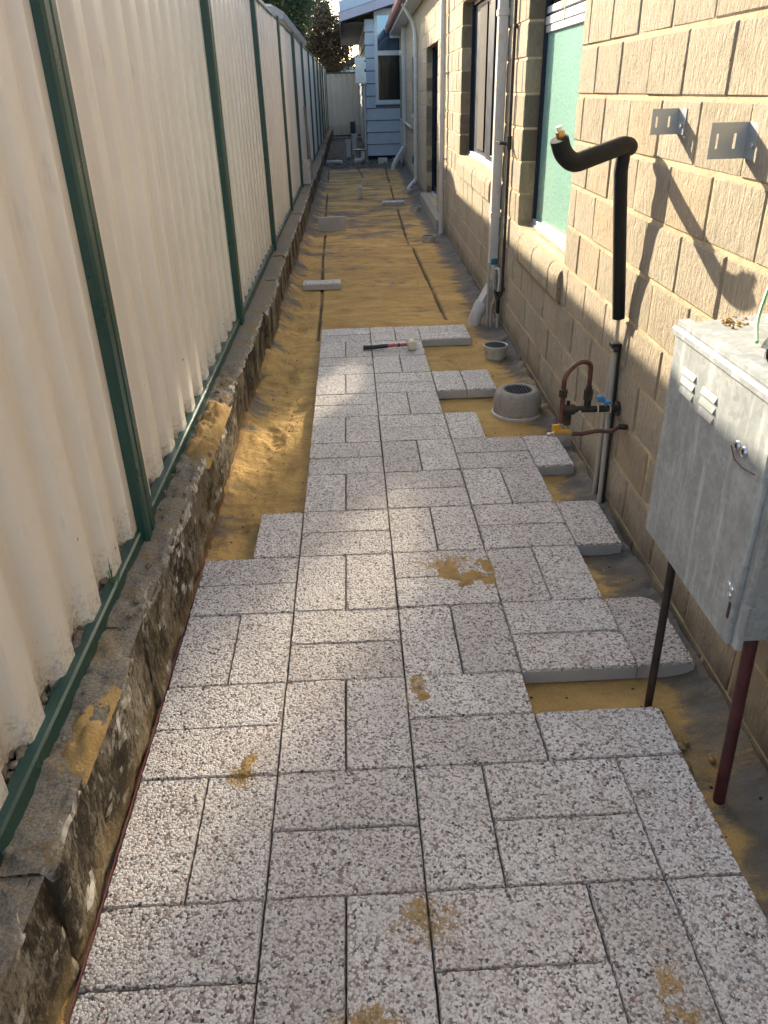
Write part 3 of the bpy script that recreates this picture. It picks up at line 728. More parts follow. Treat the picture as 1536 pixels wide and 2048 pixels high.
# rear fence closing the passage
rf = empty('rear_fence', (.2, 36.85, .0)); setp(rf, 'cream steel fence closing the far end of the passage', 'fence')
SHR = sheet_mesh(3, -.14, 2.40)
for i in range(4):
    o = inst('fence_sheet', SHR, rf, (-.60+(i+1)*.7465, 36.88, 0), (0, 0, math.radians(90))); o.rotation_euler = (0, 0, math.radians(90))
    o.scale = (-1, 1, 1)
m = MB(); m.box(-.6, 2.4, 36.82, 36.88, 2.39, 2.445, bev=.006); inst('top_rail', m.mesh('top_rail', M['green']), rf, (0, 0, 0))
m = MB(); m.box(-.6, 2.4, 36.82, 36.88, -.02, .03, bev=.006); inst('bottom_rail', m.mesh('bottom_rail', M['green']), rf, (0, 0, 0))
for x in (-.55, 1.9):
    m = MB(); m.box(x-.03, x+.03, 36.79, 36.9, -.1, 2.46, bev=.006); inst('post', m.mesh('post', M['green']), rf, (0, 0, 0))

# string line along the retaining wall
m = MB(); m.tube([(-.402, -2.2, .002), (-.401, .0, .001), (-.402, 1.5, .004), (-.393, 2.9, .006), (-.385, 3.6, .012), (-.36, 4.6, .03)], .0011, 6)
setp(m.build('string_line', M['string']), 'taut pink red string line running beside the retaining wall', 'string')

# ------------------------------------------------------------------ block house on the right
HX, HK = 1.4175, .0175
th = math.atan(HK)
house = empty('block_house', (HX, 0, -.10), -th); setp(house, 'house with tan combed concrete block wall and windows on the right', 'house')
def hw(x, y, z): return Vector((HX+x*math.cos(th)+y*math.sin(th), -x*math.sin(th)+y*math.cos(th), z))
def hpart(mb, name, mats, parent=None, sharp=None):
    o = mb.build(name, mats, parent or house, sharp=sharp); o.location = (0, 0, .10) if (parent is None) else (0, 0, 0); return o
CH = .2117; Z0 = .002; NC = 15
zc = lambda k: Z0+CH*k
OPEN = {'W1': (3.235, 4.715, zc(4), zc(11)), 'W2': (6.0, 8.55, zc(5), zc(12)), 'W3': (10.32, 11.02, zc(7)+.08, zc(12)), 'D': (11.55, 13.75, .10, zc(11)+.1), 'W4': (17.0, 17.9, zc(6), zc(11))}
SILLROW = {'W1': 3, 'W2': 4, 'W3': 7, 'W4': 5}
YS0, YS1 = -4.2, 24.0
# mortar bed and inner leaf
ysb = sorted({YS0, YS1, *[o[0] for o in OPEN.values()], *[o[1] for o in OPEN.values()]}); zsb = sorted({-.25, zc(NC)-.02, *[o[2] for o in OPEN.values()], *[o[3] for o in OPEN.values()]})
solid = {}
for i in range(len(ysb)-1):
    for j in range(len(zsb)-1):
        cyy = (ysb[i]+ysb[i+1])/2; cz = (zsb[j]+zsb[j+1])/2
        solid[i, j] = not any(o[0] < cyy < o[1] and o[2] < cz < o[3] for o in OPEN.values())
mb = MB(); xa, xb = .0055, .24
for (i, j), s_ in solid.items():
    if not s_: continue
    y0, y1, z0, z1 = ysb[i], ysb[i+1], zsb[j], zsb[j+1]
    mb.add([(xa, y0, z0), (xa, y1, z0), (xa, y1, z1), (xa, y0, z1)], [(0, 1, 2, 3)]); mb.add([(xb, y0, z0), (xb, y1, z0), (xb, y1, z1), (xb, y0, z1)], [(3, 2, 1, 0)])
    for (di, dj, q) in ((-1, 0, [(xa, y0, z0), (xb, y0, z0), (xb, y0, z1), (xa, y0, z1)]), (1, 0, [(xa, y1, z0), (xb, y1, z0), (xb, y1, z1), (xa, y1, z1)]), (0, -1, [(xa, y0, z0), (xb, y0, z0), (xb, y1, z0), (xa, y1, z0)]), (0, 1, [(xa, y0, z1), (xb, y0, z1), (xb, y1, z1), (xa, y1, z1)])):
        if not solid.get((i+di, j+dj), False): mb.add(q, [(0, 1, 2, 3)])
hpart(mb, 'mortar_wall', M['mortar'])
mb = MB(); mb.box(.9, 1.0, YS0, YS1, -.25, 3.1); mb.box(.24, .9, YS0, YS0+.05, -.25, 3.1); mb.box(.24, .9, YS1-.05, YS1, -.25, 3.1)
hpart(mb, 'light_stop_box', M['dark'])  # added dark box behind the windows, keeps light from leaking through
# blocks
def block_mesh(seed):
    r = random.Random(seed); m = MB(); b = .0055; jx = lambda: r.uniform(-.0025, .0025)
    D = .112
    o_ = [(jx(), 0), (1+0*jx(), 0), (1, 1), (0, 1)]
    # unit block: y 0..1, z 0..1, face at x = 0, arrises eased; scaled per block
    by, bz = .016, .03
    v = [(b, 0, 0), (b, 1, 0), (b, 1, 1), (b, 0, 1), (jx(), by+abs(jx()), bz), (jx(), 1-by, bz), (jx(), 1-by-abs(jx()), 1-bz), (jx(), by, 1-bz), (D, 0, 0), (D, 1, 0), (D, 1, 1), (D, 0, 1), (jx()-.002, .5+r.uniform(-.15, .15), .5+r.uniform(-.2, .2))]
    f = [(4, 5, 12), (5, 6, 12), (6, 7, 12), (7, 4, 12), (0, 1, 5, 4), (1, 2, 6, 5), (2, 3, 7, 6), (3, 0, 4, 7), (0, 8, 9, 1), (2, 10, 11, 3), (1, 9, 10, 2), (3, 11, 8, 0)]
    m.add(v, f); return m
BMB = [block_mesh(s) for s in range(8)]; BME = [m.mesh('block', M['block']) for m in BMB]
rb = random.Random(3); blocks = []
JT = .0135
for k_ in range(-1, NC):
    z0, z1 = zc(k_)+JT/2, zc(k_+1)-JT/2
    y = -4.2-(.29 if k_ % 2 else .10)
    while y < YS1:
        y2 = y+.38
        segs = [(y+JT/2, min(y2-JT/2, YS1))]
        for nm, (oa, ob, oz0, oz1) in OPEN.items():
            zlo = oz0
            if nm in SILLROW: zlo = zc(SILLROW[nm])
            if zlo < (z0+z1)/2 < oz1:
                new = []
                for a, b in segs:
                    if b <= oa or a >= ob: new.append((a, b))
                    else:
                        if a < oa: new.append((a, oa-.0))
                        if b > ob: new.append((ob+.0, b))
                segs = new
        for a, b in segs:
            a = max(a, YS0)
            if b-a > .035: blocks.append((a, b, z0+rb.uniform(-.0015, .0015), z1+rb.uniform(-.0015, .0015), rb.uniform(-.003, .003), rb.randrange(8)))
        y = y2+rb.uniform(-.004, .004)
def proj(p):
    d = Vector(p)-CAM; zf = d.dot(fw)
    if zf < .1: return None
    return 768+FPX*d.dot(r2)/zf, 1024-FPX*d.dot(u2)/zf
def shown(bk):
    a, b, z0, z1 = bk[:4]; q = [proj(hw(0, yy_, zz)) for yy_ in (a, b) for zz in (z0, z1)]
    if any(x is None for x in q): return 0
    u0, u1 = min(x[0] for x in q), max(x[0] for x in q); v0, v1 = min(x[1] for x in q), max(x[1] for x in q)
    u0, u1, v0, v1 = max(u0, 0), min(u1, 1536), max(v0, 0), min(v1, 2048)
    return max(0, u1-u0)*max(0, v1-v0)
blocks.sort(key=shown, reverse=True)
for (a, b, z0, z1, dx, s_) in blocks[:296]:
    o = bpy.data.objects.new('block', BME[s_]); C.objects.link(o); o.parent = house; o.location = (dx, a, z0+.10); o.scale = (1, b-a, z1-z0)
rest = MB()
for (a, b, z0, z1, dx, s_) in blocks[296:]:
    g_ = BMB[s_]; rest.add([(x+dx, a+y*(b-a), z0+z*(z1-z0)) for x, y, z in g_.v], g_.f)
setp(hpart(rest, 'block_courses', M['block']), kind='stuff')

def window(nm, sash, glassm, frame, inner=None, split=None, head=None):
    y0, y1, z0, z1 = OPEN[nm]; d0 = .105; fwid = .045
    zs = z0
    root = MB(); root.box(d0, d0+.055, y0, y0+fwid, zs, z1, bev=.004); root.box(d0, d0+.055, y1-fwid, y1, zs, z1, bev=.004)
    root.box(d0+.002, d0+.053, y0+fwid, y1-fwid, z1-fwid, z1, bev=.004)
    wobj = hpart(root, 'window', frame)
    q = MB(); q.box(d0-.006, d0+.05, y0+fwid, y1-fwid, zs, zs+.05, bev=.004); q.box(d0-.016, d0-.006, y0+fwid, y1-fwid, zs, zs+.022); q.build('bottom_track', M['alu'], wobj)
    return wobj, y0+fwid, y1-fwid, zs+.05, z1-fwid, d0
# frosted window
w1, a, b, z0, z1, d0 = window('W1', None, None, M['navy'])
m = MB(); m.box(d0+.022, d0+.028, a, b, z0, 2.045); m.build('frosted_pane', M['frost'], w1)['label'] = 'mint green obscure glass pane'
for (za, zb_, dd) in ((2.045, 2.085, .004), (2.088, 2.135, -.002), (2.15, 2.19, .004)):
    m = MB(); m.box(d0+dd, d0+dd+.042, a, b, za, zb_, bev=.003); m.build('transom', M['alu'], w1)
m = MB(); m.box(d0+.022, d0+.028, a, b, 2.19, z1); m.build('pane', M['glass'], w1)
m = MB(); m.box(d0+.08, d0+.09, a-.04, b+.04, z0-.05, z1+.04); m.build('blind', M['dark'], w1)
# sliding window
w2, a, b, z0, z1, d0 = window('W2', None, None, M['navy'])
for (p0, p1, s0, s1, dd, gm_) in ((a, 7.24, .06, .29, .006, M['coated']), (7.20, b, .30, .52, .028, M['glass'])):  # far sash's end stile widened in navy to stand for the jamb's shadow
    m = MB()
    m.box(d0+dd, d0+dd+.02, p0, p0+s0, z0, z1, bev=.003); m.box(d0+dd, d0+dd+.02, p1-s1, p1, z0, z1, bev=.003); m.box(d0+dd+.001, d0+dd+.019, p0+s0, p1-s1, z0, z0+.05, bev=.003); m.box(d0+dd+.001, d0+dd+.019, p0+s0, p1-s1, z1-.04, z1, bev=.003)
    m.build('sash', M['navy'], w2)
    m = MB(); m.box(d0+dd+.008, d0+dd+.013, p0+s0, p1-s1, z0+.05, z1-.04); m.build('pane', gm_, w2)
m = MB()
m.box(d0+.014, d0+.016, 7.502, b-.522, z0+.052, z1-.042); m.build('insect_screen', M['screen'], w2); m = MB()
n_ = 120; cv = [(d0+.12+.018*math.sin(i*.9)+.008*math.sin(i*.37), a-.04+(b-a+.08)*i/n_) for i in range(n_+1)]
m.add([(x, y, z0-.04) for x, y in cv]+[(x, y, z1+.04) for x, y in cv], [(i, i+1, n_+2+i, n_+1+i) for i in range(n_)], 0, True); m.build('curtain', M['curtain'], w2)
# small high windows
for nm in ('W3', 'W4'):
    w3, a, b, z0, z1, d0 = window(nm, None, None, M['navy'])
    m = MB(); m.box(d0+.022, d0+.028, a, b, z0, z1); m.build('pane', M['glass'], w3)
    m = MB(); m.box(d0+.1, d0+.11, a-.04, b+.04, z0-.04, z1+.04); m.build('blind', M['curtain'], w3)
# sill bricks
def sill(wobj, nm):
    y0, y1, z0, _ = OPEN[nm]; zb = zc(SILLROW[nm])+.006; n = max(2, round((y1-y0)/.232)); w_ = (y1-y0)/n; zt = z0-.004
    for i in range(n):
        r = random.Random(i+len(nm)*7+int(y0*10)); j = r.uniform(-.003, .003)
        poly = [(.10, zb), (-.026+j, zb), (-.032+j, zb+.015), (-.032+j, zt-.070), (-.020+j, zt-.035), (.02, zt-.006), (.104, zt+.014), (.104, zb)]
        poly = poly[:-1]
        m = MB(); m.prism(poly, y0+i*w_+.004, y0+(i+1)*w_-.004, 'y'); m.build('sill_brick', M['block'], wobj)
sill(w1, 'W1'); sill(w2, 'W2')
for o in [c for c in house.children if c.name.startswith('window')][2:4]:
    pass
ws = [c for c in house.children if c.name.startswith('window')]
sill(ws[2], 'W3'); sill(ws[3], 'W4')
# glazed door
y0, y1, z0, z1 = OPEN['D']; d0 = .10
m = MB(); m.box(d0, d0+.06, y0, y0+.06, z0, z1, bev=.004); m.box(d0, d0+.06, y1-.06, y1, z0, z1, bev=.004); m.box(d0+.002, d0+.058, y0+.06, y1-.06, z1-.06, z1, bev=.004)
dr = hpart(m, 'door', M['navy'])
for (p0, p1, dd) in ((y0+.06, 12.68, .004), (12.62, y1-.06, .03)):
    m = MB(); m.box(d0+dd, d0+dd+.024, p0, p0+.06, z0+.03, z1-.06, bev=.003); m.box(d0+dd, d0+dd+.024, p1-.06, p1, z0+.03, z1-.06, bev=.003); m.box(d0+dd+.001, d0+dd+.023, p0+.06, p1-.06, z0+.03, z0+.13, bev=.003); m.box(d0+dd+.001, d0+dd+.023, p0+.06, p1-.06, z1-.13, z1-.06, bev=.003)
    m.build('door_leaf', M['navy'], dr)
    m = MB(); m.box(d0+dd+.009, d0+dd+.014, p0+.06, p1-.06, z0+.13, z1-.13); m.build('pane', M['glass'], dr)
m = MB(); m.box(d0-.02, d0+.06, y0+.06, y1-.06, z0, z0+.03, bev=.004); m.build('track', M['alu'], dr)
m = MB(); m.box(d0+.12, d0+.13, y0-.02, y1+.02, z0-.02, z1+.02); m.build('blind', M['curtain'], dr)
m = MB(); m.box(-.10, .10, 10.45, 13.85, -.12, .093, bev=.012); hpart(m, 'door_step', M['collar'])
# eaves
m = MB(); m.box(-.25, .25, YS0, YS1-.1, 3.085, 3.10); hpart(m, 'soffit', M['trim'])
m = MB(); m.box(-.275, -.25, YS0, YS1-.1, 3.07, 3.27, bev=.004); m.box(-.27, .2, YS1-.1, YS1-.075, 3.0, 3.25); hpart(m, 'fascia', M['trim'])
m = MB(); m.prism([(-.277, 3.12), (-.36, 3.12), (-.395, 3.16), (-.395, 3.27), (-.385, 3.275), (-.378, 3.265), (-.378, 3.17), (-.352, 3.137), (-.277, 3.137)], YS0, YS1-.06, 'y'); hpart(m, 'gutter', M['gutter'])
m = MB(); m.prism([(-.33, 3.27), (-.33, 3.285), (5.0, 5.0), (9.8, 3.3), (9.8, 3.27), (5.0, 4.96)], YS0-.2, YS1-.05, 'y'); hpart(m, 'roof', M['roof'])

# ------------------------------------------------------------------ things fixed to the house wall
def wy(y): return HX+HK*y
def P_(off, y, z): return (wy(y)-off, y, z)
# downpipes
dp = empty('downpipe', P_(.06, 5.5, 0)); setp(dp, 'white rectangular downpipe with angled shoe between the two nearest windows', 'downpipe', 'white downpipes along the block wall')
def tpart(m, name, mats, root, sharp=None):
    o = m.build(name, mats, root, sharp=sharp); o.location = -Vector(root.location); return o
X0 = wy(5.5)
m = MB(); m.box(X0-.084, X0-.012, 5.44, 5.525, .22, 3.13, bev=.006); tpart(m, 'pipe', M['white'], dp)
for zz in (.80, 2.2):
    m = MB(); m.box(X0-.090, X0-.006, 5.434, 5.531, zz, zz+.045, bev=.004); tpart(m, 'strap', M['white'], dp)
m = MB(); m.tube([(X0-.048, 5.482, .245), (X0-.115, 5.455, .135), (X0-.165, 5.435, .055)], 1.0, rect=(.042, .036)); tpart(m, 'shoe', M['white'], dp)
m = MB(); pts = bend([(X0-.135, 5.445, .095), (X0-.195, 5.42, .0), (X0-.20, 5.415, -.12)], .06, 8); m.tube(pts, [.056, .056]+[.054]*(len(pts)-2), 20)
m.tube([(X0-.128, 5.448, .108), (X0-.158, 5.436, .06)], .061, 20); tpart(m, 'elbow', M['white'], dp)

def round_dp(y, label, r, shoe, ztop, diag=False):
    d = empty('downpipe', P_(.06, y, 0)); setp(d, label, 'downpipe', 'white downpipes along the block wall')
    x = wy(y)-.058
    m = MB()
    if diag:
        pts = bend([(x-.24, y, 3.14), (x-.02, y, 2.78), (x, y, 2.6), (x, y, .2)], .10, 6)
    else: pts = [(x, y, 3.05), (x, y, .12 if shoe else -.1)]
    m.tube(pts, r, 16); tpart(m, 'pipe', M['white'], d)
    for z in ((2.2, 1.4, .55) if not diag else (2.52, 1.05)): m = MB(); m.tube([(x, y, z), (x, y, z+.05)], r+.006, 16); tpart(m, 'joiner', M['white'], d)
    for z in (1.9, .9): m = MB(); m.box(x-.004, wy(y)-.0, y-.03, y+.03, z, z+.02); tpart(m, 'bracket', M['white'], d)
    if shoe:
        m = MB(); pts = bend([(x, y, .24), (x, y, .12), (x-.16, y-.12, -.01), (x-.17, y-.125, -.12)], .07, 6); m.tube(pts, r+.003, 16); tpart(m, 'elbow', M['white'], d)
    return d
round_dp(10.12, 'round white downpipe beside the glazed door', .036, False, 3.05)
round_dp(15.7, 'white downpipe bent under the red gutter past the glazed door', .042, True, 3.1, True)
# far downpipe with big shoe
fd = empty('downpipe', P_(.05, 20.6, 0)); setp(fd, 'farthest white downpipe with a large elbow near the weatherboard house', 'downpipe', 'white downpipes along the block wall')
x = wy(20.6)-.05
m = MB(); m.box(x-.045, x+.045, 20.55, 20.65, .42, 3.1, bev=.006); tpart(m, 'pipe', M['white'], fd)
m = MB(); m.tube([(x, 20.6, .44), (x-.14, 20.5, .26), (x-.24, 20.45, .13)], 1, rect=(.045, .05)); tpart(m, 'shoe', M['white'], fd)
m = MB(); pts = bend([(x-.2, 20.47, .17), (x-.31, 20.4, .02), (x-.315, 20.4, -.15)], .08, 6); m.tube(pts, .062, 18); tpart(m, 'elbow', M['white'], fd)

# copper water pipe with tap
cp = empty('water_pipe', P_(.02, 5.1, 0)); setp(cp, 'thin dark brown copper pipe with tap left of the frosted window', 'pipe')
x = wy(5.1)-.022
m = MB(); pts = bend([(x, 5.1, 3.05), (x, 5.1, .27), (x-.03, 5.14, .20), (x-.045, 5.19, .27)], .03, 5); m.tube(pts, .012, 10); tpart(m, 'riser', M['darkpipe'], cp)
m = MB(); m.tube([(x-.01, 5.1, 1.37), (x-.07, 5.13, 1.375)], .013, 10); m.tube([(x, 5.1, 1.33), (x, 5.1, 1.42)], .019, 12); tpart(m, 'branch', M['bronze'], cp)
m = MB(); m.lathe([(0, 0), (.016, 0), (.02, .006), (.02, .014), (0, .018)], (x-.075, 5.135, 1.37), 12); tpart(m, 'tap_handle', M['steel'], cp)
m = MB(); m.box(x-.012, x+.022, 5.08, 5.12, .29, .315, bev=.003); m.box(x-.012, x+.022, 5.08, 5.12, 2.1, 2.125, bev=.003); tpart(m, 'saddle', M['bronze'], cp)
# control valve with conduits
iv = empty('irrigation_valve', P_(.06, 5.3, 0)); setp(iv, 'grey valve body with teal cap and looped conduits behind the downpipe shoe', 'valve')
x = wy(5.3)-.065
m = MB(); m.lathe([(0, .34), (.026, .34), (.03, .36), (.026, .44), (.022, .46), (0, .46)], (x, 5.3, 0), 16); tpart(m, 'body', M['pvcgrey'], iv)
m = MB(); m.lathe([(0, .46), (.026, .46), (.028, .465), (.025, .505), (0, .508)], (x, 5.3, 0), 12); tpart(m, 'cap', M['teal'], iv)
m = MB(); m.tube(bend([(x+.01, 5.27, .43), (x+.03, 5.23, .44), (x+.035, 5.21, .38), (x+.03, 5.21, .22)], .03, 5), .013, 10); tpart(m, 'outlet', M['white'], iv)
m = MB(); m.tube([(x-.035, 5.33, .47), (x-.035, 5.33, -.09)], .011, 10); tpart(m, 'conduit', M['conduit'], iv)
m = MB(); m.tube(bend([(x+.005, 5.30, .34), (x+.005, 5.30, .24), (x+.02, 5.26, .2), (x-.01, 5.28, .13), (x-.012, 5.29, -.09)], .03, 4), .010, 10); tpart(m, 'conduit', M['conduit'], iv)
m = MB(); m.tube([(x+.03, 5.20, .2), (x+.03, 5.2, -.09)], .011, 10); tpart(m, 'conduit', M['conduit'], iv)
m = MB(); m.tube([(x+.03, 5.205, .26), (x+.03, 5.203, .08)], .016, 10); tpart(m, 'sleeve', M['black'], iv)

# black lagged pipe
lp = empty('lagged_pipe', P_(.06, 2.05, .8)); setp(lp, 'thick black foam lagged pipe standing off the wall with bent arm', 'pipe')
bx = 1.392
m = MB(); m.tube([(1.420, 2.06, .853), (1.404, 2.058, 1.0), (1.374, 2.05, 1.25), (1.352, 2.044, 1.44), (1.356, 2.046, 1.515)], [.0265, .027, .027, .0275, .027], 18); tpart(m, 'lagging', M['blackfoam'], lp)
m = MB(); pts = [Vector((1.404, 2.078, 1.520)), Vector((1.400, 2.075, 1.5205)), Vector((1.392, 2.069, 1.5225)), Vector((1.380, 2.060, 1.526))]+bend([(1.372, 2.054, 1.529), (1.345, 2.034, 1.534), (1.112, 1.862, 1.488), (1.062, 1.835, 1.525), (1.042, 1.823, 1.575)], .075, 8)
rs = [.008, .020, .029, .0335]+[.034]*(len(pts)-4)
m.tube(pts, rs, 20); tpart(m, 'arm_lagging', M['blackfoam'], lp)
tip = Vector(pts[-1]); dr_ = (Vector(pts[-1])-Vector(pts[-3])).normalized()
m = MB(); m.tube([tip-dr_*.01+Vector((.008, .004, .005)), tip+dr_*.022+Vector((.008, .004, .005))], .0165, 6, smooth=False); tpart(m, 'brass_nut', M['brass'], lp)
m = MB(); m.tube([tip+dr_*.02+Vector((.008, .004, .005)), tip+dr_*.04+Vector((.008, .004, .005))], .010, 12); tpart(m, 'nozzle', M['ptfe'], lp)
m = MB(); m.tube([(1.420, 2.06, .87), (1.43, 2.078, .71)], .009, 10); tpart(m, 'bare_pipe', M['conduit'], lp)

# wall conduits
cd = empty('wall_conduit', P_(.02, 2.09, 0)); setp(cd, 'pair of cream conduits with black cable running down the wall below the lagged pipe', 'conduit')
for (ya, yb, zt) in ((2.085, 2.045, .72), (2.10, 2.145, .66)):
    m = MB(); m.tube([P_(.022, ya, zt), P_(.022, (ya+yb)/2+(.0 if zt > .7 else .01), .35), P_(.022, yb, -.10)], .0125, 10); tpart(m, 'conduit', M['conduit'], cd)
    m = MB(); m.tube([P_(.010, ya-.020, zt), P_(.010, (ya+yb)/2-.02+(.0 if zt > .7 else .01), .35), P_(.012, yb-.02, -.10)], .006, 8); tpart(m, 'cable', M['black'], cd)
m = MB(); m.box(wy(2.09)-.045, wy(2.09)-.002, 2.06, 2.11, .715, .74, bev=.004); m.lathe([(0, -.008), (.012, -.008), (.012, .008), (0, .008)], P_(.035, 2.04, .72), 12, axis='x'); tpart(m, 'clip', M['black'], cd)

# gas and water fittings
gf = empty('gas_fittings', P_(.1, 2.0, .3)); setp(gf, 'bronze tap manifold with brown copper loop, blue and amber valve handles on the wall', 'pipe fittings')
gz = .462; wx = wy(2.0)
m = MB(); m.tube([(wx-.012, 2.0, gz), (wx-.245, 1.995, gz+.006)], .0155, 14); m.tube([(wx-.004, 2.0, gz), (wx-.014, 2.0, gz)], .034, 16)
m.tube([(wx-.235, 1.995, gz+.02), (wx-.235, 1.995, gz-.065)], .019, 12); m.tube([(wx-.205, 1.995, gz+.005), (wx-.262, 1.995, gz+.006)], .024, 14)
m.tube([(wx-.148, 1.998, gz), (wx-.148, 1.998, gz+.055)], .016, 12); tpart(m, 'manifold', M['bronze'], gf)
m = MB(); m.tube([(wx-.235, 1.995, gz+.02), (wx-.235, 1.995, gz+.048)], .008, 10); tpart(m, 'vent_cap', M['black'], gf)
for xx in (.042, .098, .178): m = MB(); m.tube([(wx-xx, 1.999, gz), (wx-xx-(.012 if xx > .15 else .005), 1.999, gz)], .0185, 14); tpart(m, 'thread_tape', M['ptfe'], gf)
m = MB(); m.tube([(wx-.148, 1.998, gz+.05), (wx-.148, 1.998, gz+.095)], .021, 6, smooth=False); m.tube([(wx-.148, 1.998, gz+.095), (wx-.148, 1.998, gz+.112)], .014, 12); tpart(m, 'union', M['bronze'], gf)
lx = wx-.275
loop = bend([(wx-.148, 1.998, gz+.10), (wx-.150, 1.996, gz+.215), (wx-.20, 1.985, gz+.232), (lx, 1.955, gz+.185), (lx, 1.945, gz-.045)], .045, 7)
m = MB(); m.tube(loop, .0105, 12); tpart(m, 'copper_loop', M['copper'], gf)
m = MB(); m.tube([(lx, 1.95, gz+.085), (lx, 1.948, gz+.118)], .019, 6, smooth=False); tpart(m, 'compression_nut', M['bronze'], gf)
hz = gz-.045; hb = (lx-.012, 1.94, hz-.035)
m = MB(); m.box(wx-.078, wx-.048, 1.975, 2.02, gz+.028, gz+.042, bev=.003); m.box(wx-.105, wx-.075, 1.985, 2.015, gz+.036, gz+.062, bev=.003); m.tube([(wx-.065, 1.998, gz+.01), (wx-.065, 1.998, gz+.03)], .008, 8); tpart(m, 'blue_handle', M['blue'], gf)
m = MB(); m.tube([(lx-.062, 1.925, hb[2]-.004), (lx-.04, 1.93, hb[2]-.004), (lx-.035, 1.93, hb[2]-.004), (lx+.03, 1.94, hb[2]-.008), (lx+.05, 1.94, hb[2]-.008)], [.009, .009, .0145, .0145, .012], 12); m.tube([(lx, 1.938, hz+.01), (lx, 1.938, hz-.03)], .013, 10); tpart(m, 'ball_valve', M['steel'], gf)
m = MB(); m.box(lx-.045, lx-.012, 1.91, 1.925, hz-.018, hz+.012, bev=.003); m.box(lx-.03, lx+.035, 1.912, 1.93, hz-.03, hz-.015, bev=.003); tpart(m, 'amber_handle', M['yellow'], gf)
m = MB(); m.tube([(lx+.04, 1.94, hb[2]-.008), (lx+.10, 1.94, hb[2]-.012), (lx+.16, 1.93, hb[2]+.004), (lx+.22, 1.90, hb[2]+.012), (wy(1.88)-.03, 1.88, .425), (wy(1.87)+.004, 1.87, .424)], .0098, 12); tpart(m, 'return_pipe', M['copper'], gf)
m = MB(); m.tube([(wy(1.87)-.035, 1.877, .425), (wy(1.87)-.004, 1.87, .424)], .0125, 10); tpart(m, 'black_sleeve', M['black'], gf)

# L brackets
def bracket(label, y, z, wout, hgt):
    b = empty('angle_bracket', P_(0, y, z)); setp(b, label, 'bracket', 'zinc angle brackets on the block wall')
    x = wy(y)-.004; t = .003
    xs = [x-wout, x-wout*.83, x-wout*.77, x-wout*.36, x-wout*.29, x]
    m = MB(); zs = [z-hgt/2, z-hgt*.22, z+hgt*.20, z+hgt/2]
    for i in range(5):
        for j in range(3):
            if i in (1, 3) and j == 1: continue
            m.box(xs[i], xs[i+1], y-t, y, zs[j], zs[j+1])
    tpart(m, 'outer_plate', M['bracket'], b)
    m = MB(); m.box(x-.0, x+.003, y-.075, y-t, z-hgt/2, z+hgt/2); m.lathe([(0, -.006), (.008, -.006), (.008, .0), (0, .0)], (x, y-.05, z-.01), 6, axis='x'); tpart(m, 'wall_plate', M['bracket'], b)
bracket('smaller slotted zinc bracket farther along the wall, nearer the frosted window', 1.775, 1.623, .092, .082)
bracket('larger slotted zinc bracket at the right edge above the metal cabinet', 1.205, 1.592, .108, .096)

# ------------------------------------------------------------------ galvanised meter cabinet
mc = empty('meter_cabinet', (1.3, .56, .52)); setp(mc, 'galvanised steel meter cabinet fixed to the wall on the right', 'cabinet')
bx0, bx1, by0, by1, bz0, bz1 = 1.195, 1.428, .265, .86, .515, 1.135
m = MB(); m.box(bx0, bx1, by0, by1, bz0, bz1, bev=.006); tpart(m, 'body', M['galv'], mc)
m = MB(); m.box(bx0-.021, bx0-.001, by0+.012, by1+.004, bz0-.012, bz1-.006, bev=.004); m.box(bx0-.006, bx0+.012, by0-.014, by0+.012, bz0-.014, bz1-.004, bev=.002); door = tpart(m, 'door', M['galv'], mc)
m = MB(); m.prism([(bx0-.030, bz1-.004), (bx0-.030, bz1+.010), (bx0-.024, bz1+.016), (bx1-.002, bz1+.040), (bx1-.002, bz1-.002)], by0-.02, by1+.012, 'y'); m.prism([(bx0-.018, bz1+.020), (bx0-.018, bz1+.031), (bx0+.012, bz1+.034), (bx0+.012, bz1+.020)], by0-.018, by1+.010, 'y'); tpart(m, 'rain_cap', M['galv'], mc)
for (yl, zl) in ((.735, 1.055), (.60, 1.045)):
    for q in range(3):
        zz = zl-q*.027; m = MB()
        m.add([(bx0-.021, yl-.045, zz+.009), (bx0-.021, yl+.045, zz+.009), (bx0-.027, yl-.042, zz-.008), (bx0-.027, yl+.042, zz-.008), (bx0-.0205, yl-.045, zz-.008), (bx0-.0205, yl+.045, zz-.008)], [(0, 1, 3, 2), (2, 3, 5, 4), (0, 2, 4), (1, 5, 3)])
        m.build('louvre', M['galv'], door)
for z in (.60, 1.0):
    m = MB(); m.box(bx0-.012, bx0+.022, by0-.022, by0-.014, z-.035, z+.035, bev=.002); m.tube([(bx0-.004, by0-.020, z-.04), (bx0-.004, by0-.020, z+.04)], .009, 10); tpart(m, 'hinge', M['galv'], mc)
m = MB()
for (y, z) in ((.318, .66), (.302, .655), (.306, .635)): m.lathe([(0, -.004), (.007, -.003), (.008, 0), (0, 0)], (bx0-.021, y, z), 8, axis='x')
for (xx, z) in ((1.27, .63), (1.30, .627), (1.265, .612)): m.lathe([(0, -.003), (.006, -.002), (.007, 0), (0, 0)], (xx, by0-.001, z), 8, axis='y')
tpart(m, 'rivet', M['steel'], mc)
m = MB(); m.box(bx0-.023, bx0-.0205, .288, .297, .575, .62); m.build('slot', M['darkpipe'], door)
for yl in (.415, .38):
    m = MB(); m.lathe([(.007, -.003), (.012, -.005), (.014, 0), (.007, 0)], (bx0-.021, yl, .985), 12, axis='x'); m.build('lock_ring', M['steel'], door)
m = MB(); m.tube([(bx0-.028, .43, .98), (bx0-.03, .40, .958), (bx0-.03, .36, .955), (bx0-.03, .30, .965)], .0018, 6); m.build('wire_tie', M['copper'], door)
m = MB(); m.tube([(1.197, .669, -.12), (1.19, .669, .53)], .0125, 12); tpart(m, 'far_leg', M['darkpipe'], mc)
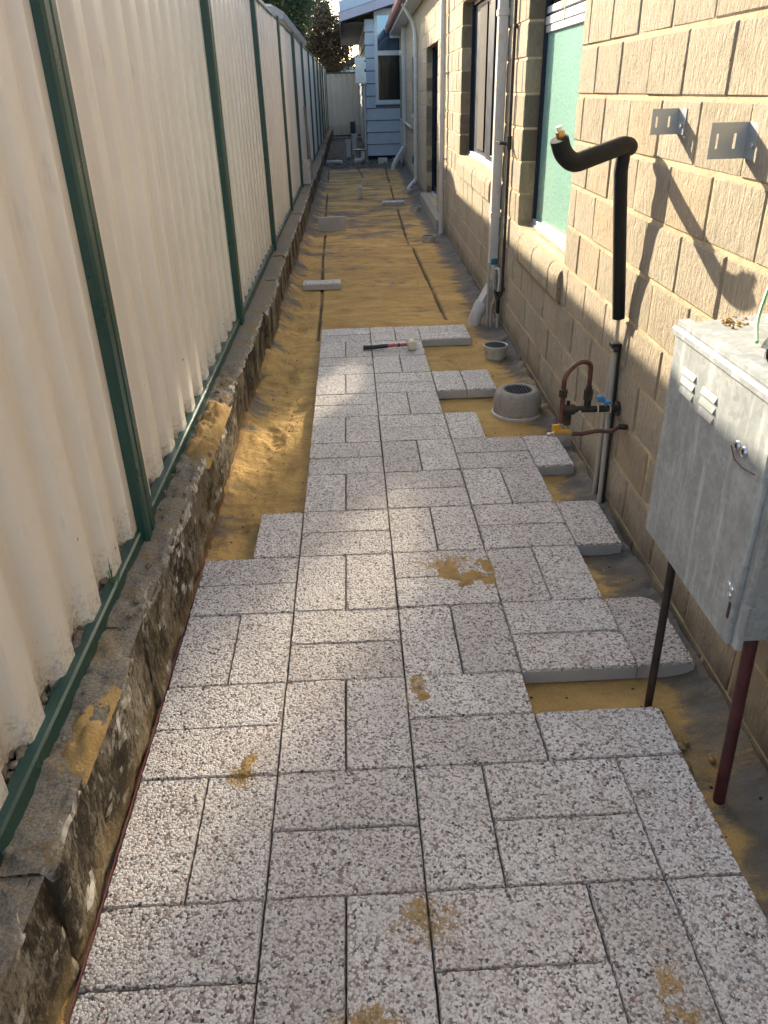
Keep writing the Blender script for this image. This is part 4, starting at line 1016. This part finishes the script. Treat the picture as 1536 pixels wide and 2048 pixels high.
m = MB(); m.tube([(1.268, .278, -.12), (1.245, .285, .53)], .0165, 12); tpart(m, 'near_leg', M['maroon'], mc)

# bottle on the cabinet, green wire, loose sand
bt = empty('bottle', (1.27, .50, 1.165)); setp(bt, 'clear plastic bottle with dark label lying against the wire on the cabinet top', 'bottle')
m = MB(); m.lathe([(0, 0), (.03, 0), (.033, .008), (.033, .12), (.026, .15), (.013, .17), (.013, .19), (0, .19)], (1.27, .49, 1.165), 20); tpart(m, 'body', M['bottle'], bt)
m = MB(); m.lathe([(.0335, .05), (.0337, .051), (.0337, .11), (.0335, .111)], (1.27, .49, 1.165), 20); tpart(m, 'label_band', M['bottlelabel'], bt)
m = MB(); m.lathe([(0, .185), (.015, .185), (.015, .2), (0, .2)], (1.27, .49, 1.165), 14); tpart(m, 'cap', M['blue'], bt)
m = MB(); m.tube(bend([P_(.006, .86, 1.50), P_(.012, .82, 1.38), P_(.03, .84, 1.28), P_(.10, .74, 1.19), P_(.15, .62, 1.172)], .06, 5), .0045, 8); setp(m.build('green_wire', M['greenwire']), 'pale green wire curling down the wall onto the cabinet', 'wire')
m = MB()
for i in range(40): pebble(m, (1.33+rr.gauss(0, .03), .83+rr.gauss(0, .022), 1.163+rr.uniform(0, .004)), rr.uniform(.003, .007), rr)
setp(m.build('spilled_sand', M['sandheap'], sharp=75), 'crumbs of yellow sand on the cabinet top', 'sand', kind='stuff')

# ------------------------------------------------------------------ drains
def grate(m, c, r, z, n=5, mi=0):
    m.lathe([(r*.93, z-.004), (r*.93, z+.002), (r, z+.002), (r, z-.004)], (c[0], c[1], 0), 28)
    for i in range(-n, n+1):
        t = i/(n+.6)*r*.95; h = math.sqrt(max(0, (r*.94)**2-t*t))
        m.box(c[0]+t-.0018, c[0]+t+.0018, c[1]-h, c[1]+h, z-.004, z+.001)
        m.box(c[0]-h, c[0]+h, c[1]+t-.0012, c[1]+t+.0012, z-.0055, z-.0005)
dn = empty('drain_riser', (1.33, 4.44, -.1)); setp(dn, 'grey PVC drain riser with round grate standing in the sand', 'drain')
m = MB(); m.lathe([(.072, -.12), (.074, .0), (.080, .002), (.080, .012), (.092, .014), (.094, .04), (.088, .044), (.082, .040), (.082, -.05)], (1.33, 4.44, 0), 32); tpart(m, 'riser', M['pvcgrey'], dn)
m = MB(); grate(m, (1.33, 4.44), .082, .036, 4); tpart(m, 'grate', M['grate'], dn)
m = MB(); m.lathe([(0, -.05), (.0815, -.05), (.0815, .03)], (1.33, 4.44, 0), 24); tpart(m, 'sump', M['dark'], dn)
dr2 = empty('drain_collar', (1.275, 3.31, -.1)); setp(dr2, 'wide concrete drain collar with round mesh grate beside the wall', 'drain')
m = MB(); m.lathe([(.150, -.12), (.150, -.04), (.148, -.02), (.146, .04), (.136, .075), (.122, .092), (.105, .098), (.090, .095), (.086, .085), (.086, .0)], (1.275, 3.31, 0), 36); tpart(m, 'collar', M['collar'], dr2)
m = MB(); m.lathe([(.150, -.07), (.157, -.065), (.157, -.048), (.1505, -.044)], (1.275, 3.31, 0), 36); tpart(m, 'base_ring', M['white'], dr2)
m = MB(); grate(m, (1.275, 3.31), .086, .088, 4); tpart(m, 'grate', M['grate'], dr2)
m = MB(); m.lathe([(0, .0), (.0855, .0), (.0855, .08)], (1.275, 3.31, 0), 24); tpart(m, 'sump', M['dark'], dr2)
for (x, y, h, lab) in ((1.31, 9.62, .015, 'low round drain with dark grate between two grooves and the downpipe'), (1.37, 12.65, .005, 'flush drain ring near the door step'), (1.40, 15.1, .005, 'farthest flush drain ring under the bent downpipe')):
    d = empty('floor_drain', (x, y, -.1)); setp(d, lab, 'drain', 'round drains set in the sand')
    m = MB(); m.lathe([(.085, -.12), (.086, h-.03), (.098, h-.028), (.10, h), (.092, h+.003), (.085, h), (.085, -.08)], (x, y, 0), 28); tpart(m, 'rim', M['pvcgrey'], d)
    m = MB(); grate(m, (x, y), .086, h-.004, 3); tpart(m, 'grate', M['grate'], d)
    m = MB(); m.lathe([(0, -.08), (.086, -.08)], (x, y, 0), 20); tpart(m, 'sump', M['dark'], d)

# ------------------------------------------------------------------ mallet
ml = empty('mallet', (.7, 4.55, 0)); setp(ml, 'rubber mallet with cream head and red and black handle on the pavers', 'mallet')
hz_ = .036
m = MB(); m.lathe([(0, -.052), (.028, -.052), (.033, -.047), (.0355, -.03), (.0355, .03), (.033, .047), (.028, .052), (0, .052)], (.705, 4.545, hz_), 24, axis='y'); tpart(m, 'head', M['rubber'], ml)
m = MB(); m.tube([(.675, 4.545, hz_), (.52, 4.552, .030)], .0125, 12); tpart(m, 'shaft', M['red'], ml)
m = MB(); m.tube([(.615, 4.5475, .0335), (.600, 4.548, .033)], .0145, 12); tpart(m, 'band', M['black'], ml)
m = MB(); m.tube([(.525, 4.552, .030), (.50, 4.553, .028), (.40, 4.558, .020), (.335, 4.561, .0185)], [.0145, .0165, .016, .0175], 14); tpart(m, 'grip', M['black'], ml)

# ------------------------------------------------------------------ far end: weatherboard house
wh = empty('weatherboard_house', (1.5, 24.3, 0)); setp(wh, 'blue grey weatherboard house at the far end of the passage', 'house')
WX0, WX1, WY = .895, 6.0, 24.35
m = MB(); m.box(WX0+.012, WX1, WY+.012, 36.0, .0, 3.35); m.box(WX0+.7, WX1, WY+.014, WY+.2, 3.34, 3.95); tpart(m, 'wall_core', M['soffit'], wh)
m = MB(); m.box(WX0+.03, WX1, WY+.04, 36, -.16, .02); tpart(m, 'base', M['dark'], wh)
wx0, wx1, wz0, wz1 = 1.15, 2.35, 1.40, 3.73
bh = .318  # boards stop short so the dark core between them reads as lap shadow
for i in range(11):
    z0 = .01+i*bh; z1 = min(z0+bh, 4.3)
    spans = [(WX0, WX1)] if (z1 < wz0 or z0 > wz1) else [(WX0, wx0-.002), (wx1+.002, WX1)]
    for (a, b) in spans:
        m = MB(); m.prism([(WY+.012, z0), (WY-.034, z0), (WY-.030, z0+.02), (WY-.002, z1-.024), (WY+.012, z1-.024)], a, b, 'x'); tpart(m, 'weatherboard', M['wb'], wh)
    m = MB(); m.prism([(WX0+.012, z0), (WX0-.034, z0), (WX0-.030, z0+.02), (WX0-.002, z1-.024), (WX0+.012, z1-.024)], WY+.004, 36, 'y'); tpart(m, 'weatherboard', M['wb'], wh)
f_ = MB(); t_ = .09
f_.box(wx0, wx0+t_, WY-.035, WY+.03, wz0, wz1, bev=.006); f_.box(wx1-t_, wx1, WY-.035, WY+.03, wz0, wz1, bev=.006); f_.box(wx0+t_, wx1-t_, WY-.033, WY+.03, wz1-.16, wz1, bev=.006); f_.box(wx0+t_, wx1-t_, WY-.033, WY+.03, wz0, wz0+.08, bev=.006); f_.box(wx0-.03, wx1+.03, WY-.06, WY+.0, wz0-.04, wz0-.002, bev=.006); f_.box(wx0+t_, wx1-t_, WY-.033, WY+.03, 2.60, 2.72, bev=.006)
win = tpart(f_, 'window', M['trim'], wh)
m = MB(); m.box(wx0+t_, wx1-t_, WY-.004, WY+.004, 2.72, wz1-.16); g1 = m.build('upper_pane', M['mirrorglass'], win)
m = MB(); m.box(wx0+t_, wx1-t_, WY-.004, WY+.004, wz0+.08, 2.60); m.build('lower_pane', M['glass'], win)
m = MB(); m.box(wx0+t_, wx1-t_, WY+.006, WY+.010, wz0+.08, wz1-.16); m.build('dark_blind', M['dark'], win)
# gable roof, ridge along the passage
rx0, rz0, sl_ = .20, 3.60, .262
RXE = 6.5
m = MB(); m.prism([(rx0, rz0), (rx0, rz0+.03), (3.4, rz0+.03+sl_*3.2), (RXE+.1, rz0+.03), (RXE+.1, rz0), (3.4, rz0+sl_*3.2)], WY-.62, 36.6, 'y'); tpart(m, 'roof', M['roof'], wh)
m = MB(); m.prism([(rx0-.01, rz0-.20), (rx0-.01, rz0-.004), (3.4, rz0-.004+sl_*3.2), (3.4, rz0-.20+sl_*3.2)], WY-.64, WY-.60, 'y'); tpart(m, 'barge_board', M['wbtrim'], wh)
m = MB(); m.prism([(rx0-.005, rz0+.032), (rx0-.005, rz0+.28), (3.4, rz0+.28+sl_*3.2), (3.4, rz0+.032+sl_*3.2)], WY-.60, WY-.57, 'y'); tpart(m, 'gable_cladding', M['wb'], wh)
m = MB(); m.box(rx0-.02, rx0+.02, WY-.60, 36.5, rz0-.28, rz0+.02, bev=.004); tpart(m, 'fascia', M['soffit'], wh)
m = MB(); m.box(rx0+.02, WX0+.01, WY+.01, 36.4, rz0-.20, rz0-.185); m.prism([(rx0+.02, rz0-.19), (rx0+.02, rz0-.17), (3.4, rz0-.16+sl_*3.2), (3.4, rz0-.18+sl_*3.2)], WY-.598, WY+.005, 'y'); tpart(m, 'soffit', M['soffit'], wh)
# foam board on a pole
fb = empty('foam_board', (.72, 23.2, -.07)); setp(fb, 'pale notched board fixed to a thin pole at the corner of the weatherboard house', 'board')
m = MB(); ring = []
bx_, bX, bz_, bZ = .565, .86, 1.90, 2.56
n_ = 4
for i in range(n_):
    a = bx_+(bX-bx_)*i/n_; w_ = (bX-bx_)/n_; ring += [(a+w_*.0, bZ), (a+w_*.62, bZ), (a+w_*.62, bZ-.035), (a+w_*1.0, bZ-.035)]
ring += [(bX, bZ-.10), (bX-.035, bZ-.10), (bX-.035, bZ-.14), (bX, bZ-.14), (bX, (bz_+bZ)/2+.03), (bX-.04, (bz_+bZ)/2+.03), (bX-.04, (bz_+bZ)/2-.05), (bX, (bz_+bZ)/2-.05), (bX, bz_)]
for i in range(n_, 0, -1):
    a = bx_+(bX-bx_)*i/n_; w_ = (bX-bx_)/n_; ring += [(a-w_*.3, bz_), (a-w_*.3, bz_+.03), (a-w_*.65, bz_+.03), (a-w_*.65, bz_)]
ring += [(bx_, bz_)]
m.prism(ring, 23.10, 23.15, 'y'); tpart(m, 'panel', M['polar'], fb)
m = MB(); m.box(bx_+.01, bX-.004, 23.152, 23.16, bz_+.01, bZ-.006); tpart(m, 'backing', M['dark'], fb)
m = MB(); m.tube([(.80, 23.2, -.2), (.80, 23.2, 2.5)], .022, 10); tpart(m, 'pole', M['white'], fb)

# far pipes and debris
for (x, y, h, r, lab) in ((.30, 25.6, .40, .075, 'white PVC riser with flared cap in the far bed, left one'), (.50, 26.6, .52, .085, 'taller grey white PVC riser in the far bed, right one')):
    p = empty('pvc_riser', (x, y, -.1)); setp(p, lab, 'pipe', 'PVC risers at the far end')
    m = MB(); m.lathe([(r, -.2), (r, h-.1), (r*1.25, h-.09), (r*1.25, h), (r*1.05, h), (r*1.05, h-.1)], (x, y, 0), 24); tpart(m, 'pipe', M['white'], p)
    m = MB(); m.lathe([(0, h-.06), (r*1.04, h-.06)], (x, y, 0), 20); tpart(m, 'socket', M['dark'], p)
p = empty('drain_tee', (.66, 22.7, -.1)); setp(p, 'white PVC bend with black lid at the corner of the weatherboard house', 'pipe')
m = MB(); m.tube(bend([(.45, 22.6, .0), (.62, 22.65, .02), (.70, 22.7, .05), (.70, 22.7, .26)], .06, 5), .06, 16); m.tube([(.52, 23.0, -.15), (.52, 23.0, .24)], .065, 16); tpart(m, 'bend', M['white'], p)
m = MB(); m.box(.44, .80, 22.62, 23.1, .262, .285, bev=.006); tpart(m, 'lid', M['black'], p)
p = MB(); p.box(1.12, 1.38, 22.55, 22.75, -.12, .06, bev=.012); setp(p.build('pale_block', M['white']), 'pale block lying under the weatherboard house corner', 'block')
p = MB(); p.tube([(-.32, 22.6, .0), (.10, 22.3, .01)], .045, 10); setp(p.build('loose_pipe', M['white']), 'short white pipe offcut lying across the far bed by the retaining wall', 'pipe')
p = MB(); p.box(.42, .62, 36.6, 36.75, .0, .55, bev=.01); setp(p.build('dark_slab', M['droof']), 'dark slab leaning on the rear fence', 'slab')
sk = MB(); sk.tube([(-.44, 14.9, .26), (-.475, 15.3, .8), (-.53, 15.75, 1.50)], [.035, .028, .02], 10); setp(sk.build('timber_stake', M['timber']), 'weathered timber stake leaning against the fence', 'stake')
rub = MB()
for i in range(260):
    x = rr.uniform(-.35, 1.75); y = 21.3+abs(rr.gauss(0, .6))*rr.choice([1, 1, 4]); pebble(rub, (x, y, -.08), rr.uniform(.02, .06), rr)
setp(rub.build('far_rubble', M['clod'], sharp=75), 'dark stones and rubble edging the screeded sand at the far end', 'rubble', kind='stuff')
# thin pipes on the far wall
fp = empty('far_wall_pipe', P_(.03, 18.5, 0)); setp(fp, 'white pipe running level then down the far block wall', 'pipe')
m = MB(); m.tube([P_(.04, 22.6, 1.02), P_(.04, 17.6, 1.0)], .028, 10); tpart(m, 'level_pipe', M['white'], fp)
m = MB(); m.tube([P_(.04, 22.5, 1.0), P_(.04, 22.5, -.1)], .03, 10); tpart(m, 'drop_pipe', M['white'], fp)
m = MB(); m.tube([P_(.03, 16.6, .45), P_(.03, 16.6, -.1)], .02, 8); tpart(m, 'drop_pipe', M['white'], fp)
m = MB(); m.tube([P_(.05, 16.62, .50), P_(.05, 16.62, .36)], .035, 8); tpart(m, 'tap_body', M['teal'], fp)
m = MB(); m.lathe([(0, -.10), (.05, -.10), (.07, -.03), (.07, 0), (0, 0)], P_(.02, 21.6, 2.55), 14, axis='x'); setp(m.build('wall_light', M['trim']), 'small round white wall light on the far block wall', 'lamp')

# black torn flap over the frosted window transom
m = MB(); q = [P_(.03, 3.66, 2.22), P_(.03, 3.50, 2.22), P_(.035, 3.52, 2.10), P_(.03, 3.545, 2.035), P_(.03, 3.575, 2.105), P_(.03, 3.65, 2.10)]
m.add([Vector(v) for v in q]+[Vector(v)+Vector((.003, 0, 0)) for v in q], [tuple(range(6)), tuple(range(6, 12))[::-1]]+[(i, (i+1) % 6, 6+(i+1) % 6, 6+i) for i in range(6)])
m.box(wy(3.6)-.034, wy(3.6)+.14, 3.52, 3.66, 2.215, 2.235)
setp(m.build('torn_flap', M['black']), 'torn black plastic flap hanging at the top of the frosted window', 'flap')

# ------------------------------------------------------------------ beyond the fence
ns = empty('neighbour_patio_roof', (-1.6, 13, 0)); setp(ns, 'grey steel patio roof edge showing above the left fence', 'roof')
m = MB(); m.prism([(-.70, 2.93), (-.72, 2.83), (-.88, 2.81), (-.94, 2.85), (-.94, 2.97), (-.88, 3.03)], 14.2, 23.0, 'y'); tpart(m, 'gutter', M['roof'], ns)
m = MB(); m.prism([(-.90, 3.0), (-3.6, 3.25), (-3.6, 3.29), (-.90, 3.04)], 14.2, 23.0, 'y'); tpart(m, 'roof_sheet', M['alu'], ns)
m = MB(); m.box(-1.05, -.97, 14.4, 14.48, -.1, 2.98); tpart(m, 'support', M['roof'], ns)
m = MB(); m.box(-1.05, -.97, 22.4, 22.48, -.1, 2.98); tpart(m, 'support', M['roof'], ns)
nh = empty('neighbour_house', (2, 56, 0)); setp(nh, 'distant house with dark gable roof beyond the rear fence', 'house')
m = MB(); m.box(-3.0, 8, 52, 60, -.1, 3.0); tpart(m, 'wall', M['trim'], nh)
m = MB(); m.prism([(-3.8, 2.9), (-3.8, 3.05), (.3, 3.2), (4.2, 5.2), (8.8, 3.0), (8.8, 2.85), (4.2, 5.0), (.4, 3.0)], 51.2, 60.6, 'y'); rfo = tpart(m, 'roof', M['droof'], nh)
m = MB(); m.box(.35, .55, 53.2, 53.5, 3.1, 4.3); m.build('chimney', M['darkpipe'], rfo)
m = MB(); m.box(.2, 2.6, 51.95, 52.0, 1.7, 2.6); nw = tpart(m, 'window', M['navy'], nh)

def tree(name, label, base, hgt, crown, rad, leafm, seed, nclump, per):
    r = random.Random(seed); root = empty(name, base); setp(root, label, 'tree', 'trees beyond the fences')
    tk = MB(); c = Vector(crown)
    pts = [Vector(base), Vector(base).lerp(c, .35)+Vector((r.uniform(-.1, .1), r.uniform(-.1, .1), 0)), Vector(base).lerp(c, .75)]
    tk.tube(pts, [.17, .13, .09], 10)
    for i in range(9):
        a = r.uniform(0, 6.28); st = pts[1].lerp(pts[2], r.random()); en = c+Vector((math.cos(a)*rad[0]*.7, math.sin(a)*rad[1]*.7, r.uniform(-.5, .7)*rad[2]))
        tk.tube([st, st.lerp(en, .5)+Vector((0, 0, .15)), en], [.07, .045, .015], 7)
    tpart(tk, 'trunk', M['bark'], root)
    vs_, fs = [], []
    for i in range(nclump):
        while True:
            d = Vector((r.uniform(-1, 1), r.uniform(-1, 1), r.uniform(-1, 1)))
            if .25 < d.length < 1: break
        cc = c+Vector((d.x*rad[0], d.y*rad[1], d.z*rad[2])); cr = r.uniform(.22, .5)
        for k_ in range(per):
            p = cc+Vector((r.gauss(0, cr*.55), r.gauss(0, cr*.55), r.gauss(0, cr*.45)))
            u = Vector((r.gauss(0, 1), r.gauss(0, 1), r.gauss(0, .6))).normalized(); w_ = u.orthogonal().normalized(); w_.rotate(Quaternion(u, r.uniform(0, 6.28)))
            L_ = r.uniform(.08, .15); b = len(vs_)
            vs_ += [p-u*L_*.5, p+w_*L_*.28, p+u*L_*.6, p-w_*L_*.28]; fs.append((b, b+1, b+2, b+3))
    m = MB(); m.v = [tuple(v) for v in vs_]; m.f = fs; m.m = [0]*len(fs); m.sm = [False]*len(fs)
    me = bpy.data.meshes.new('crown'); me.from_pydata(m.v, [], m.f); me.materials.append(leafm); me.update()
    o = bpy.data.objects.new('crown', me); C.objects.link(o); o.parent = root; o.location = -Vector(base)
tree('garden_tree', 'large dark green tree rising behind the left fence', (-3.4, 29.2, -.1), 7, (-3.2, 29.2, 5.0), (2.4, 3.3, 2.8), M['leaf'], 4, 460, 130)
tree('garden_tree', 'shorter green tree with paler leaves close behind the left fence', (-3.1, 24.2, -.1), 6, (-3.0, 24.2, 5.0), (1.75, 2.4, 2.2), M['leaf'], 9, 270, 120)
tree('garden_tree', 'red brown leaved tree at the end of the fence near the weatherboard eave', (-.7, 41, -.1), 5, (-.55, 41, 3.6), (1.15, 1.4, 1.55), M['redleaf'], 14, 120, 120)
tree('garden_tree', 'dense green tree filling the gap behind the red brown one', (-2.6, 45, -.1), 6, (-2.4, 45, 4.4), (2.3, 2.2, 3.6), M['leaf'], 21, 330, 130)

tree('garden_tree', 'added green tree behind the tallest one, shading the side of the weatherboard house', (-3.1, 35.6, -.1), 6, (-3.0, 35.6, 5.0), (1.9, 2.7, 2.5), M['leaf'], 33, 300, 120)  # added out of sight to shade the weatherboard side wall

# weeds at the fence foot
gs = MB()
for (cx, cyy, n_) in ((-.57, 1.40, 14), (-.585, 2.42, 16), (-.55, .95, 6), (-.585, 3.3, 8)):
    for i in range(n_):
        x = cx+rr.gauss(0, .012); y = cyy+rr.gauss(0, .02); h = rr.uniform(.04, .13); lx_ = rr.gauss(0, .02); ly_ = rr.gauss(0, .03); w_ = .0022
        gs.add([(x-w_, y-w_, .30), (x+w_, y+w_, .30), (x+lx_*.4+w_, y+ly_*.4, .30+h*.6), (x+lx_*.4-w_, y+ly_*.4, .30+h*.6), (x+lx_, y+ly_, .30+h)], [(0, 1, 2, 3), (3, 2, 4)])
setp(gs.build('weeds', M['grass']), 'thin weeds growing at the foot of the fence', 'weeds', kind='stuff')
